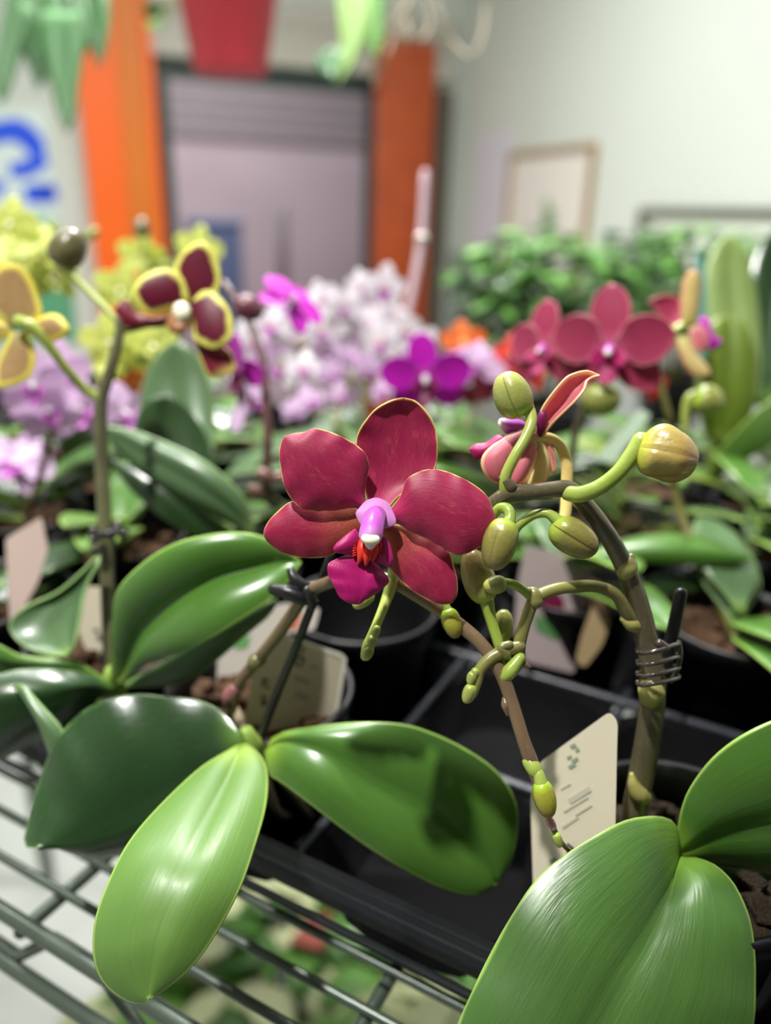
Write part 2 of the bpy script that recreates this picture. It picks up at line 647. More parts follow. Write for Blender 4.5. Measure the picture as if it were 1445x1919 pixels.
M_WINE = petal_mat('wine petal', (152, 25, 70), centre=(188, 42, 100), rim=(206, 172, 96), rimw=0.00036, vein=(118, 12, 52), veinamt=0.5, speck=0.2, transl=0.2, cfrom=0.3, mottle=(198, 100, 98))
M_WINE_SEPAL = petal_mat('wine sepal with gold base', (152, 25, 67), centre=(184, 112, 56), rim=(206, 172, 96), rimw=0.00036, vein=(125, 8, 42), veinamt=0.45, speck=0.2, transl=0.2, cfrom=0.62, stipple=True, mottle=(190, 92, 84))
M_LIP = petal_mat('magenta lip', (170, 16, 100), vein=(115, 5, 70), veinamt=0.5, rough=0.4, transl=0.15)
M_CALLUS = petal_mat('orange red callus', (220, 50, 38), vein=(235, 140, 70), veinamt=0.7, rough=0.4, transl=0.1)
M_COLUMN = petal_mat('pink column', (196, 84, 200), centre=(190, 70, 180), rough=0.35, transl=0.15, tipmix=(250, 240, 225), tipfrom=0.6)
M_WHITE_CAP = plain('cream anther cap', (240, 235, 205), 0.35, var=0.05, transl=0.1)
M_ROSE = petal_mat('dusty rose petal', (168, 56, 90), centre=(200, 90, 130), rim=(205, 120, 130), rimw=0.0008, vein=(135, 20, 62), veinamt=0.4)
M_ROSE_LIP = petal_mat('rose lip', (160, 22, 92), vein=(210, 60, 60), veinamt=0.6)
M_PEACH = petal_mat('peach petal back', (210, 116, 128), centre=(224, 196, 146), rim=(236, 192, 150), rimw=0.0011, vein=(200, 60, 96), veinamt=0.5, cfrom=0.2, transl=0.3)
M_TAN_BACK = petal_mat('tan petal back', (226, 206, 140), centre=(212, 208, 130), rim=(230, 160, 130), rimw=0.0010, vein=(206, 176, 110), veinamt=0.4, transl=0.3)
M_BURG = petal_mat('burgundy petal with yellow edge', (98, 6, 38), centre=(84, 4, 28), rim=(232, 226, 110), rimw=0.0025, rimnoise=0.0042, vein=(70, 2, 24), veinamt=0.5, transl=0.15)
M_BURG_PLAIN = petal_mat('burgundy sepal', (112, 8, 40), rim=(120, 40, 50), rimw=0.0004, vein=(70, 2, 24), veinamt=0.5, transl=0.15)
M_BURG_TIP = petal_mat('burgundy sepal with yellow tip', (112, 12, 40), rim=(225, 215, 100), rimw=0.0008, vein=(70, 2, 24), veinamt=0.5, tipmix=(236, 226, 110), transl=0.15, tipfrom=0.68)
M_SALMON = petal_mat('yellow salmon petal back', (178, 146, 98), centre=(172, 158, 104), rim=(232, 218, 96), rimw=0.0026, vein=(160, 84, 76), veinamt=0.7, transl=0.3)
M_MAGENTA = petal_mat('magenta petal', (202, 26, 192), centre=(214, 70, 200), rim=(190, 50, 190), rimw=0.0006, vein=(130, 5, 120), veinamt=0.35)
M_MAGENTA_LIP = petal_mat('dark magenta lip', (120, 5, 80), vein=(170, 30, 40), veinamt=0.5)
M_WHITELIL = petal_mat('white lilac petal', (244, 234, 244), centre=(226, 180, 232), vein=(228, 200, 238), veinamt=0.35, cfrom=0.25, transl=0.35)
M_LILAC = petal_mat('lilac petal', (234, 206, 240), centre=(238, 225, 238), vein=(205, 130, 220), veinamt=0.4, transl=0.35)
M_LILAC_LIP = petal_mat('lilac lip', (186, 90, 184), transl=0.2)
M_CHART = petal_mat('chartreuse petal', (226, 232, 136), centre=(200, 212, 100), vein=(195, 210, 80), veinamt=0.4, transl=0.35)
M_ORANGE = petal_mat('orange petal', (250, 128, 60), centre=(245, 170, 80), vein=(240, 90, 50), veinamt=0.4, transl=0.3)
M_RED = petal_mat('coral red petal', (240, 78, 66), centre=(250, 120, 80), transl=0.3)

M_BUD = bud_mat('olive bud', (130, 126, 62), (70, 52, 30), (126, 104, 60), base=(170, 190, 70))
M_BUD_BIG = bud_mat('tan olive bud', (162, 142, 76), (122, 76, 48), (166, 126, 80), base=(178, 184, 66))
M_BUD_GREEN = bud_mat('green bud', (138, 144, 72), (86, 68, 38), (172, 172, 90), base=(160, 190, 60))
M_BUD_BROWN = bud_mat('brown tipped bud', (150, 150, 48), (110, 90, 30), (130, 92, 40), base=(160, 200, 50))
M_BUD_DARK = bud_mat('dark olive bud', (100, 96, 62), (80, 64, 50), (90, 80, 58))
M_BUD_PINK = bud_mat('pinkish bud', (176, 124, 120), (130, 80, 84), (190, 150, 140))
M_BUD_MAROON = bud_mat('maroon bud', (96, 50, 62), (70, 30, 44), (110, 70, 76))
M_PED = stem_mat('lime pedicel', (130, 152, 54), (148, 166, 74), 40.0)
M_PED_PALE = stem_mat('pale olive pedicel', (164, 176, 84), (150, 164, 74), 40.0)
M_PED_PEACH = stem_mat('peach pedicel', (218, 196, 120), (210, 180, 110), 40.0)
M_STEM = stem_mat('grey olive spike', (80, 73, 54), (98, 91, 66), 30.0, 0.24)
M_STEM_BROWN = stem_mat('brown spike', (96, 74, 56), (114, 94, 68), 30.0)
M_STEM_OLIVE = stem_mat('olive spike', (122, 122, 62), (104, 98, 56), 35.0)
M_STEM_DARK = stem_mat('dark olive spike', (74, 72, 50), (92, 92, 60), 30.0)
M_STEM_RED = stem_mat('reddish brown spike', (92, 58, 56), (80, 48, 48), 30.0)
M_NODE = stem_mat('yellow green bract', (150, 146, 82), (138, 132, 74), 60.0)

M_BLACK = plain('black plastic', (10, 10, 12), 0.42, var=0.25, scale=40.0, bump=0.2)
M_TRAY = plain('black tray plastic', (50, 52, 58), 0.33, var=0.3, scale=60.0, bump=0.35)  # base colour lifted to bluish grey to imitate sheen along the rim
M_POCKET = plain('matt black pocket plastic', (12, 12, 14), 0.85, spec=0.12, var=0.3, scale=60.0, bump=0.3)
M_STAKE = plain('black stake plastic', (26, 24, 27), 0.35, var=0.2, scale=80.0, bump=0.15)
M_CLIP = plain('brown clear clip plastic', (58, 48, 46), 0.2, var=0.2, scale=80.0, coat=0.5)
M_BARK = plain('bark chips', (74, 54, 38), 0.85, spec=0.2, var=0.55, scale=160.0, bump=0.8, bd=0.002)
M_MOSS = plain('dark peat', (46, 38, 28), 0.9, spec=0.15, var=0.5, scale=220.0, bump=0.8, bd=0.002)
M_TAG = plain('cream tag card', (208, 199, 176), 0.45, var=0.03, scale=30.0, bump=0.05, transl=0.15)
M_TAG_EDGE = plain('white tag border', (238, 234, 222), 0.45, var=0.02)
M_INK = plain('grey ink', (84, 84, 76), 0.6, var=0.1)
M_INK_PALE = plain('pale ink', (172, 168, 152), 0.6, var=0.1)
M_INK_GREEN = plain('grey green ink', (120, 140, 118), 0.6, var=0.1)
M_WIRE = plain('green grey coated wire', (76, 86, 76), 0.32, spec=0.6, var=0.12, scale=60.0, metallic=0.35)
# ------------------------------------------------------------------ room shell
M_WALL = plain('warm white wall paint', (207, 212, 203), 0.75, spec=0.2, var=0.02, scale=3.0, bump=0.08, bd=0.001)
M_WAINS = plain('grey wall base paint', (172, 176, 172), 0.6, spec=0.3, var=0.04, scale=4.0, bump=0.1)
M_FLOOR = plain('pale grey floor tile', (166, 169, 164), 0.45, spec=0.4, var=0.03, scale=5.0, bump=0.06)
M_CEIL = plain('white ceiling', (222, 222, 218), 0.8, spec=0.2, var=0.02, scale=4.0, bump=0.05)
M_ORANGE_P = plain('orange painted board', (248, 104, 22), 0.4, var=0.05, scale=6.0, bump=0.15)
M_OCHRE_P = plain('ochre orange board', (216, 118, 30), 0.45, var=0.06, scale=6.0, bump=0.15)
M_RUST = plain('burnt orange varnished wood', (178, 74, 26), 0.3, var=0.25, scale=9.0, bump=0.2, coat=0.3)
M_DKFRAME = plain('dark green door frame', (48, 62, 58), 0.4, var=0.1, scale=10.0)
M_GREYBEAM = plain('grey header panel', (184, 180, 168), 0.5, var=0.05, scale=6.0)
M_BROWNTRIM = plain('grey brown trim', (92, 84, 74), 0.5, var=0.1, scale=12.0)

KX, KR = np.array([0.337, 4.59, 0.0]), None
WB = np.array([-0.927, -0.375, 0.0])       # back wall runs this way from the corner
WR = np.array([0.375, -0.927, 0.0])        # right wall runs this way from the corner
NB = np.array([0.375, -0.927, 0.0])        # back wall faces
NR = np.array([-0.927, -0.375, 0.0])       # right wall faces
HC = 2.75


def hit(px, py, n, p0=KX):
    d = W(px, py, 1.0) - CAM
    t = np.dot(p0 - CAM, n) / np.dot(d, n)
    return CAM + d * t


def rb(px, py=404):
    return float(np.dot(hit(px, py, NB) - KX, WB))


def zb(px, py):
    return float(hit(px, py, NB)[2])


def BW(r, z, out=0.0):
    p = KX + WB * r + NB * out
    return np.array([p[0], p[1], z])


def RW(r, z, out=0.0):
    p = KX + WR * r + NR * out
    return np.array([p[0], p[1], z])


def struct(o):
    o['kind'] = 'structure'
    return o


def quadbox(mb, fn, r0, r1, z0, z1, o0, o1):
    v = [fn(r, z, o) for r in (r0, r1) for z in (z0, z1) for o in (o0, o1)]
    mb.add(v, [(0, 1, 3, 2), (4, 6, 7, 5), (0, 4, 5, 1), (2, 3, 7, 6), (0, 2, 6, 4), (1, 5, 7, 3)])


LENB, LENR = 4.2, 6.0
rL, rR = rb(303), rb(703)
zTop = zb(650, 138)
m_ = MB()
quadbox(m_, BW, 0.0, rR, 0, HC, -0.12, 0)
quadbox(m_, BW, rL, LENB, 0, HC, -0.12, 0)
quadbox(m_, BW, rR, rL, zTop, HC, -0.12, 0)
struct(m_.build('wall_back', M_WALL, smooth=False))
m_ = MB()
quadbox(m_, RW, -0.12, LENR, 0, HC, -0.12, 0)
struct(m_.build('wall_right', M_WALL, smooth=False))
zg = hit(850, 470, NR)[2]
m_ = MB()
quadbox(m_, RW, 0.0, LENR, 0.0, zg, 0.001, 0.012)
struct(m_.build('trim_1', M_WAINS, smooth=False))
CL = BW(LENB, 0)
m_ = MB()


def LW(r, z, o):
    p = CL + WR * r - NR * o
    return np.array([p[0], p[1], z])


quadbox(m_, LW, -0.12, LENR, 0, HC, -0.12, 0)
struct(m_.build('wall_left', M_WALL, smooth=False))
P4 = [BW(-0.1, 0, -0.1), BW(LENB + 0.1, 0, -0.1), LW(LENR, 0, -0.1), RW(LENR, 0, -0.1)]


def slab(name, z0, z1, mat):
    v = [(p[0], p[1], z0) for p in P4] + [(p[0], p[1], z1) for p in P4]
    f = [(0, 1, 2, 3), (7, 6, 5, 4)] + [(i, (i + 1) % 4 + 4 if False else (i + 1) % 4, (i + 1) % 4 + 4, i + 4) for i in range(4)]
    return struct(mesh(name, v, f, mat, smooth=False))


slab('floor', -0.1, 0.0, M_FLOOR)
slab('ceiling', HC, HC + 0.1, M_CEIL)

# doorway: dark inner frame, glass, header panel, orange boards
m_ = MB()
rl2, rr2 = rb(332), rb(690)
quadbox(m_, BW, rl2, rL, 0, zTop, -0.08, -0.02)
quadbox(m_, BW, rR, rr2, 0, zTop, -0.08, -0.02)
quadbox(m_, BW, rr2, rl2, zb(650, 172), zTop, -0.08, -0.02)
quadbox(m_, BW, rr2, rl2, 0, 0.09, -0.08, -0.02)
d1 = struct(m_.build('door_1', M_DKFRAME, smooth=False))
g = NT('door glass')
_gl = g.principled((0.92, 0.95, 0.94, 1), 0.02, trans=1.0, ior=1.02)
m_ = MB()
quadbox(m_, BW, rr2, rl2, 0.09, zb(650, 172), -0.055, -0.049)
mesh('pane', np.vstack(m_.v), m_.f, _gl, d1, smooth=False)

hd = MB()
quadbox(hd, BW, rb(834), rb(296), zb(650, 138), zb(650, 100), 0.0, 0.05)
quadbox(hd, BW, rb(834), rb(296), zb(650, 100), zb(650, 62), 0.0, 0.03)
quadbox(hd, BW, rb(834), rb(296), zb(650, 62), zb(650, 20), 0.0, 0.045)
struct(hd.build('trim_2', M_GREYBEAM, smooth=False))

o = empty('door_post', BW(rb(235), 0), 'wide bright orange door post with an ochre inner board, under the red hanging pot', 'door post')
m_ = MB()
quadbox(m_, BW, rb(238), rb(170), 0, 2.5, 0.002, 0.09)
m_.build('orange_board', M_ORANGE_P, o, smooth=False)
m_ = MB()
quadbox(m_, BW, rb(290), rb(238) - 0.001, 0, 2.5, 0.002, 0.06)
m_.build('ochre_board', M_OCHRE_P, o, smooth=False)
m_ = MB()
quadbox(m_, BW, rb(303), rb(290) - 0.001, 0, 2.5, 0.002, 0.08)
m_.build('edge_strip', M_ORANGE_P, o, smooth=False)

o = empty('wooden_door_post', BW(rb(750), 0), 'narrower burnt orange varnished door post beside the room corner', 'door post')
m_ = MB()
zt = zb(760, 84)
rq = lambda px, o: float(np.dot(hit(px, 404, NB, KX + NB * o) - KX, WB))
quadbox(m_, BW, rq(772, .11), rq(704, .11), 0, zt, 0.052, 0.11)
m_.build('front_board', M_RUST, o, smooth=False)
m_ = MB()
quadbox(m_, BW, rq(804, .085), rq(772, .11) - 0.001, 0, zt, 0.052, 0.085)
m_.build('inner_board', M_RUST, o, smooth=False)
m_ = MB()
quadbox(m_, BW, rb(829), rb(804), 0, zb(815, 170), 0.0, 0.07)
struct(m_.build('trim_3', M_BROWNTRIM, smooth=False))

# outside the door: a pink tiled wall and paving in daylight
t = NT('pink outdoor tiles')
br = t.n('ShaderNodeTexBrick')
tc = t.n('ShaderNodeTexCoord')
t.l(t.mapping(tc.outputs['Object'], (1, 1, 1)), br.inputs['Vector'])
br.inputs['Color1'].default_value = lin((196, 168, 172))
br.inputs['Color2'].default_value = lin((182, 160, 168))
br.inputs['Mortar'].default_value = lin((150, 140, 144))
br.inputs['Scale'].default_value = 1.6
br.inputs['Mortar Size'].default_value = 0.012
_pave = t.principled(br.outputs['Color'], 0.7, 0.3)
m_ = MB()
quadbox(m_, BW, -2.0, LENB + 2.5, -0.1, 0.0, -5.5, -0.13)
struct(m_.build('pavement', _pave, smooth=False))
M_OUT = plain('outdoor rendered wall', (176, 158, 162), 0.8, var=0.14, scale=1.6)
m_ = MB()
quadbox(m_, BW, -2.0, LENB + 2.5, -0.1, 3.2, -5.6, -5.5)
struct(m_.build('wall_outside', M_OUT, smooth=False))
M_OUTDK = plain('dark outdoor shutter', (138, 126, 128), 0.6, var=0.1, scale=5.0)
zs1 = hit(480, 262, NB, KX - NB * 5.4)[2]
pa, pb = hit(322, 260, NB, KX - NB * 5.4), hit(690, 150, NB, KX - NB * 5.4)
m_ = MB()
r_a, r_b = float(np.dot(pa - KX, WB)), float(np.dot(pb - KX, WB))
for k in range(11):
    quadbox(m_, BW, r_b, r_a, zs1 + k * 0.14, zs1 + k * 0.14 + 0.125, -5.46, -5.42)
tag(m_.build('roller_shutter', M_OUTDK, smooth=False), 'dim grey shutter across the upper wall seen through the door glass', 'shutter')
M_BLUEBOX = plain('blue grey plastic bin', (104, 116, 150), 0.5, var=0.08)
pc = hit(400, 420, NB, KX - NB * 3.2)
rbn = float(np.dot(pc - KX, WB))
bn = empty('storage_bin', BW(rbn, 0, -3.2), 'blue grey lidded bin seen through the door glass behind the two toned flower', 'bin')
m_ = MB()
m_.box(BW(rbn, 0.56, -3.2), 0.42, 0.4, 1.12, np.array([WB, NB, [0, 0, 1]]), bev=0.03)
m_.build('bin_body', M_BLUEBOX, bn, smooth=False)
m_ = MB()
m_.box(BW(rbn, 1.15, -3.2), 0.46, 0.44, 0.06, np.array([WB, NB, [0, 0, 1]]), bev=0.02)
m_.build('lid', M_BLUEBOX, bn, smooth=False)
# grey bollard-like post outside
pc = hit(527, 350, NB, KX - NB * 3.6)
rbn = float(np.dot(pc - KX, WB))
V, Fc = lathe([(0.0, 0), (0.05, 0), (0.05, 1.25), (0.035, 1.32), (0.0, 1.34)], BW(rbn, 0, -3.6))
tag(mesh('bollard', V, Fc, M_OUTDK), 'dim grey round topped post standing on the pink paving outside', 'post')

# poster with blue brush writing on the back wall
t = NT('poster paper')
tc = t.n('ShaderNodeTexCoord')
_pp = t.principled(t.mix(t.noise(tc.outputs['Object'], 4.0), lin((212, 228, 222)), lin((222, 232, 228))), 0.5, 0.3)
po = mesh('poster', [BW(rb(a), zb(a, b), c) for c in (0.012, 0.002) for a, b in ((-110, 205), (108, 205), (108, 480), (-110, 480))], [(3, 2, 1, 0), (4, 5, 6, 7), (0, 1, 5, 4), (1, 2, 6, 5), (2, 3, 7, 6), (3, 0, 4, 7)], _pp, smooth=False)
tag(po, 'white poster with bold blue brush writing on the wall beside the orange post', 'poster')
M_BLUE = plain('blue poster ink', (16, 80, 228), 0.5, var=0.12, scale=20.0)
M_TEAL = plain('pale teal poster band', (150, 198, 180), 0.5, var=0.1, scale=8.0)


def stroke(pts, w, name, mat, parent, out=0.014):
    P = catmull(np.array(pts, float), 24)
    T = np.gradient(P, axis=0)
    T /= np.linalg.norm(T, axis=1)[:, None]
    Nn = np.stack([-T[:, 1], T[:, 0]], 1)
    ww = w / 2 * (1.4 + 0.4 * np.sin(np.linspace(0, np.pi, 24)))[:, None]
    A, B = P + Nn * ww, P - Nn * ww
    v = [BW(rb(a, b), zb(a, b), out) for a, b in A] + [BW(rb(a, b), zb(a, b), out) for a, b in B]
    v += [BW(rb(a, b), zb(a, b), out - 0.001) for a, b in A] + [BW(rb(a, b), zb(a, b), out - 0.001) for a, b in B]
    f = [(i, i + 1, 24 + i + 1, 24 + i) for i in range(23)] + [(48 + i, 72 + i, 72 + i + 1, 48 + i + 1) for i in range(23)]
    return mesh(name, v, f, mat, parent, smooth=False)


stroke([(-30, 262), (0, 248), (34, 246), (62, 268), (72, 290)], 24, 'brush_stroke', M_BLUE, po)
stroke([(18, 318), (45, 318), (70, 306), (88, 298)], 18, 'brush_stroke', M_BLUE, po)
stroke([(46, 368), (72, 362), (92, 372)], 20, 'brush_stroke', M_BLUE, po)
stroke([(84, 345), (90, 362), (92, 380)], 18, 'brush_stroke', M_BLUE, po)
stroke([(-30, 350), (-8, 352), (4, 360)], 18, 'brush_stroke', M_BLUE, po)
stroke([(-100, 425), (0, 428), (104, 430)], 34, 'teal_band', M_TEAL, po, 0.0135)
gp = mesh('notice', [BW(rb(a), zb(a, b), c) for c in (0.012, 0.002) for a, b in ((-40, 525), (122, 525), (118, 640), (-40, 640))], [(3, 2, 1, 0), (4, 5, 6, 7), (0, 1, 5, 4), (1, 2, 6, 5), (2, 3, 7, 6), (3, 0, 4, 7)], plain('green notice paper', (92, 158, 118), 0.5), smooth=False)
tag(gp, 'green notice low on the wall below the white poster', 'notice')

# right wall: paper sheet, wood framed botanical print, long dark framed board
Rpx = lambda px, py, out=0.01: hit(px, py, NR, KX + NR * out)


def rframe(name, q, fw, depth, matf, mati, label, cat):
    """frame from four pixel corners tl tr br bl on the right wall"""
    P = [hit(a, b, NR) for a, b in q]
    rr = [float(np.dot(p - KX, WR)) for p in P]
    r0, r1 = (rr[0] + rr[3]) / 2, (rr[1] + rr[2]) / 2
    z1, z0 = (P[0][2] + P[1][2]) / 2, (P[2][2] + P[3][2]) / 2
    root = empty(name, RW((r0 + r1) / 2, z0, 0.0), label, cat)
    if fw:
        mb = MB()
        quadbox(mb, RW, r0, r1, z1 - fw, z1, 0.001, depth)
        quadbox(mb, RW, r0, r1, z0, z0 + fw, 0.001, depth)
        quadbox(mb, RW, r0, r0 + fw, z0 + fw, z1 - fw, 0.001, depth)
        quadbox(mb, RW, r1 - fw, r1, z0 + fw, z1 - fw, 0.001, depth)
        mb.build('frame_moulding', matf, root, smooth=False)
    mb = MB()
    quadbox(mb, RW, r0 + fw, r1 - fw, z0 + fw, z1 - fw, 0.001, max(0.004, depth * 0.4))
    mb.build('sheet', mati, root, smooth=False)
    return root, r0, r1, z0, z1


fr, r0, r1, z0, z1 = rframe('picture_frame', [(962, 285), (1115, 272), (1098, 560), (946, 560)], 0.017, 0.03, plain('tan wood', (160, 128, 88), 0.45, var=0.12, scale=20.0), plain('cream mount', (228, 222, 214), 0.5, var=0.03), 'tan wood framed plant print hanging on the pale wall above the leafy bush', 'picture')
# the print: a small generic sprig
mb = MB()
cr, cz = (r0 + r1) / 2 + 0.02, z1 - 0.3
for k in range(9):
    a = k * 2.4
    rr_, zz_ = cr + 0.045 * math.cos(a) * (k / 9 + 0.2), cz + 0.1 * math.sin(a) * (k / 9 + 0.2) - 0.02
    ring = [RW(rr_ + 0.03 * math.cos(b) * 0.9, zz_ + 0.045 * math.sin(b), 0.0135) for b in np.linspace(0, 2 * math.pi, 10, endpoint=False)]
    ring2 = [p - NR * 0.0008 for p in ring]
    mb.add(ring + ring2, [tuple(range(10)), tuple(range(19, 9, -1))])
for k in range(3):
    quadbox(mb, RW, cr - 0.004, cr + 0.004, cz - 0.24 + k * 0.07, cz - 0.17 + k * 0.07, 0.0125, 0.0133)
mb.build('plant_drawing', plain('pale green print', (152, 184, 140), 0.5), fr, smooth=False)
rframe('paper_sheet', [(893, 250), (958, 250), (945, 520), (884, 520)], 0.0, 0.006, None, plain('pale lilac paper', (214, 212, 222), 0.5, var=0.02), 'pale lilac paper sheet pinned on the wall beside the tan picture', 'paper sheet')
rframe('board_frame', [(1197, 392), (1560, 388), (1560, 640), (1190, 640)], 0.022, 0.035, plain('grey green frame', (84, 90, 74), 0.45), plain('pale board', (214, 220, 206), 0.35, var=0.04), 'long grey green framed board low on the pale wall', 'board')
# ------------------------------------------------------------------ wire shelving rack
ZW = 1.01                                   # top of the wires
UA, UB = -1.05, 0.42                        # shelf ends along u
VD = 0.60                                   # shelf depth
rack = empty('wire_shelving_rack', S(-0.3, 0.3, 0.0), 'grey wire rack carrying the black trays of orchids', 'wire rack')
mb = MB()
for v in np.arange(0.017, VD, 0.0165):
    mb.tube([S(UA, v, ZW - 0.0018), S((UA + UB) / 2, v, ZW - 0.0018), S(UB, v, ZW - 0.0018)], 0.0018, 8)
mb.build('shelf_wires', M_WIRE, rack)
mb = MB()
for u in np.arange(UA + 0.03, UB, 0.125):
    mb.tube([S(u, 0.0, ZW - 0.0062), S(u, 0.3, ZW - 0.0062), S(u, VD, ZW - 0.0062)], 0.0026, 8)
mb.build('cross_wires', M_WIRE, rack)
for v0, nm in ((0.0, 'front_truss'), (VD, 'rear_truss')):
    mb = MB()
    mb.tube([S(UA, v0, ZW - 0.001), S(0, v0, ZW - 0.001), S(UB, v0, ZW - 0.001)], 0.003, 10)
    mb.tube([S(UA, v0, ZW - 0.030), S(0, v0, ZW - 0.030), S(UB, v0, ZW - 0.030)], 0.003, 10)
    pts, per = [], 0.075
    u = UA + 0.012
    up = False
    while u < UB:
        a, b = (ZW - 0.027, ZW - 0.004) if not up else (ZW - 0.004, ZW - 0.027)
        pts += [S(u, v0 + 0.003, a), S(u + 0.014, v0 + 0.003, a), S(u + per / 2, v0 + 0.003, b)]
        u += per / 2 + 0.006
        up = not up
    mb.tube(pts, 0.0024, 8)
    mb.build(nm, M_WIRE, rack)
for u in (UA, UB):
    for v in (0.0, VD):
        mb = MB()
        mb.tube([S(u, v, 0.012), S(u, v, 0.5), S(u, v, ZW + 0.02)], 0.0125, 16)
        mb.build('post', M_WIRE, rack)

# ------------------------------------------------------------------ nursery trays
ax_s = np.array([SU, SV, [0, 0, 1]])


def tray(u0, nu, v0, nv, label):
    p = 0.08
    u1, v1 = u0 + nu * p, v0 + nv * p
    root = empty('nursery_tray', S((u0 + u1) / 2, (v0 + v1) / 2, ZW), label, 'plant tray', 'black plant trays on the rack')
    # rim frame: rolled outer lip, step, deck ribs between pockets
    mb = MB()
    zt = 1.052

    def bar(ua, va, ub, vb, w, z0, z1, bev=0.002):
        c = S((ua + ub) / 2, (va + vb) / 2, (z0 + z1) / 2)
        mb.box(c, abs(ub - ua) + (w if abs(vb - va) < 1e-6 else 0), abs(vb - va) + (w if abs(ub - ua) < 1e-6 else 0), z1 - z0, ax_s, bev=bev)
        if abs(ub - ua) < 1e-6 and abs(vb - va) < 1e-6:
            pass
    e = 0.006
    for vv in (v0 - e, v1 + e):
        bar(u0 - e, vv, u1 + e, vv, 0.008, zt - 0.006, zt, 0.0028)
    for uu in (u0 - e, u1 + e):
        bar(uu, v0 - e, uu, v1 + e, 0.008, zt - 0.006, zt, 0.0028)
    for vv in (v0 - e + 0.0045, v1 + e - 0.0045):
        bar(u0 - e, vv, u1 + e, vv, 0.002, zt - 0.02, zt - 0.002, 0.0004)
    for uu in (u0 - e + 0.0045, u1 + e - 0.0045):
        bar(uu, v0 - e, uu, v1 + e, 0.002, zt - 0.02, zt - 0.002, 0.0004)
    for vv in (v0 - e - 0.001, v1 + e + 0.001):
        bar(u0 - e, vv, u1 + e, vv, 0.005, zt - 0.023, zt - 0.018, 0.0015)
    mb.build('tray_rim', M_TRAY, root, smooth=False)
    # low rounded deck ribs between the pockets
    for j in range(1, nv):
        rb2 = MB()
        rb2.tube([S(u0 + 0.002, v0 + j * p, 1.0385), S((u0 + u1) / 2, v0 + j * p, 1.0385), S(u1 - 0.002, v0 + j * p, 1.0385)], 0.0022, 10)
        rb2.build('deck_rib', M_TRAY, root)
    for i in range(1, nu):
        rb2 = MB()
        rb2.tube([S(u0 + i * p, v0 + 0.002, 1.0382), S(u0 + i * p, (v0 + v1) / 2, 1.0382), S(u0 + i * p, v1 - 0.002, 1.0382)], 0.0019, 10)
        rb2.build('deck_rib', M_TRAY, root)
    # pockets: tapered square cups with open tops joined by the deck
    for i in range(nu):
        for j in range(nv):
            cu, cv = u0 + (i + 0.5) * p, v0 + (j + 0.5) * p
            prof_ = [(0.040, 1.0365), (0.0385, 1.0365), (0.0375, 1.0345), (0.0315, 1.0135), (0.028, 1.0115), (0.0, 1.0115)]
            V, Fc = [], []
            sg = 24
            for h, z in prof_:
                for k in range(sg):
                    a = 2 * math.pi * (k + 0.5) / sg
                    c, s = math.cos(a), math.sin(a)
                    q = 0.22 if h > 0.0395 else 0.55      # squarish
                    rr = h / (abs(c) ** (2 / q) + abs(s) ** (2 / q)) ** (q / 2)
                    V.append(S(cu + rr * c, cv + rr * s, z))
            for a in range(len(prof_) - 1):
                for k in range(sg):
                    k2 = (k + 1) % sg
                    Fc.append((a * sg + k, a * sg + k2, (a + 1) * sg + k2, (a + 1) * sg + k))
            n0 = len(V)
            V = V + [np.array(x) - np.array([0, 0, 0.0012]) for x in V]
            Fc = Fc + [tuple(n0 + i2 for i2 in reversed(f)) for f in Fc]
            mesh('pocket', V, Fc, M_POCKET, root)
    return root


tray(-0.539, 10, 0.045, 3, 'long black pocket tray nearest the open edge of the rack')
tray(-0.539, 10, 0.315, 3, 'long black pocket tray set behind the nearest one, under the pale lilac orchids')
tray(-0.990, 5, 0.315, 3, 'short black pocket tray at the far end of the rack, below the yellow green orchids')
POT_U = [-0.499 + 0.08 * k for k in range(10)]     # pocket centres
ROWS = [0.085, 0.165, 0.245, 0.355, 0.435, 0.515]

POT_PROF = [(0.0, 0.0), (0.0245, 0.0), (0.0265, 0.0015), (0.033, 0.054), (0.0362, 0.0555), (0.0372, 0.062), (0.0366, 0.0632), (0.0346, 0.0625), (0.0338, 0.058), (0.0315, 0.05)]
ZP = 1.0128


def pot(parent, u, v, mat=None, z=ZP, sc=1.0):
    V, Fc = lathe([(r * sc, q * sc) for r, q in POT_PROF] + [(0.026 * sc, 0.003), (0.0, 0.003)], S(u, v, z), 40)
    return mesh('pot', V, Fc, mat or M_BLACK, parent)


def bark(parent, u, v, mat=None, z=ZP + 0.052, r=0.0312, seed=0, name='potting_bark'):
    rnd = random.Random(seed)
    V, Fc = [], []
    nr, ns = 9, 30
    for i in range(nr):
        for k in range(ns):
            a = 2 * math.pi * k / ns
            q = r * i / (nr - 1)
            V.append(S(u + q * math.cos(a), v + q * math.sin(a), z + (0.0035 * noise.noise(Vector((u * 300 + q * 300 * math.cos(a), v * 300 + q * 300 * math.sin(a), seed))) if i < nr - 1 else -0.002)))
    for i in range(nr - 1):
        for k in range(ns):
            k2 = (k + 1) % ns
            Fc.append((i * ns + k, (i + 1) * ns + k, (i + 1) * ns + k2, i * ns + k2))
    mb = MB()
    mb.add(V, Fc)
    for _ in range(26):
        a, q = rnd.uniform(0, 6.28), r * math.sqrt(rnd.uniform(0, 0.8))
        A = np.array(Matrix.Rotation(rnd.uniform(0, 3), 3, 'Z') @ Matrix.Rotation(rnd.uniform(-0.6, 0.6), 3, 'X'))
        mb.box(S(u + q * math.cos(a), v + q * math.sin(a), z + 0.002), rnd.uniform(0.005, 0.011), rnd.uniform(0.004, 0.008), rnd.uniform(0.002, 0.005), A, bev=0.0008)
    return mb.build(name, mat or M_BARK, parent, smooth=False)
# ------------------------------------------------------------------ the three nearest orchids
GRP = 'potted orchids in the black trays'


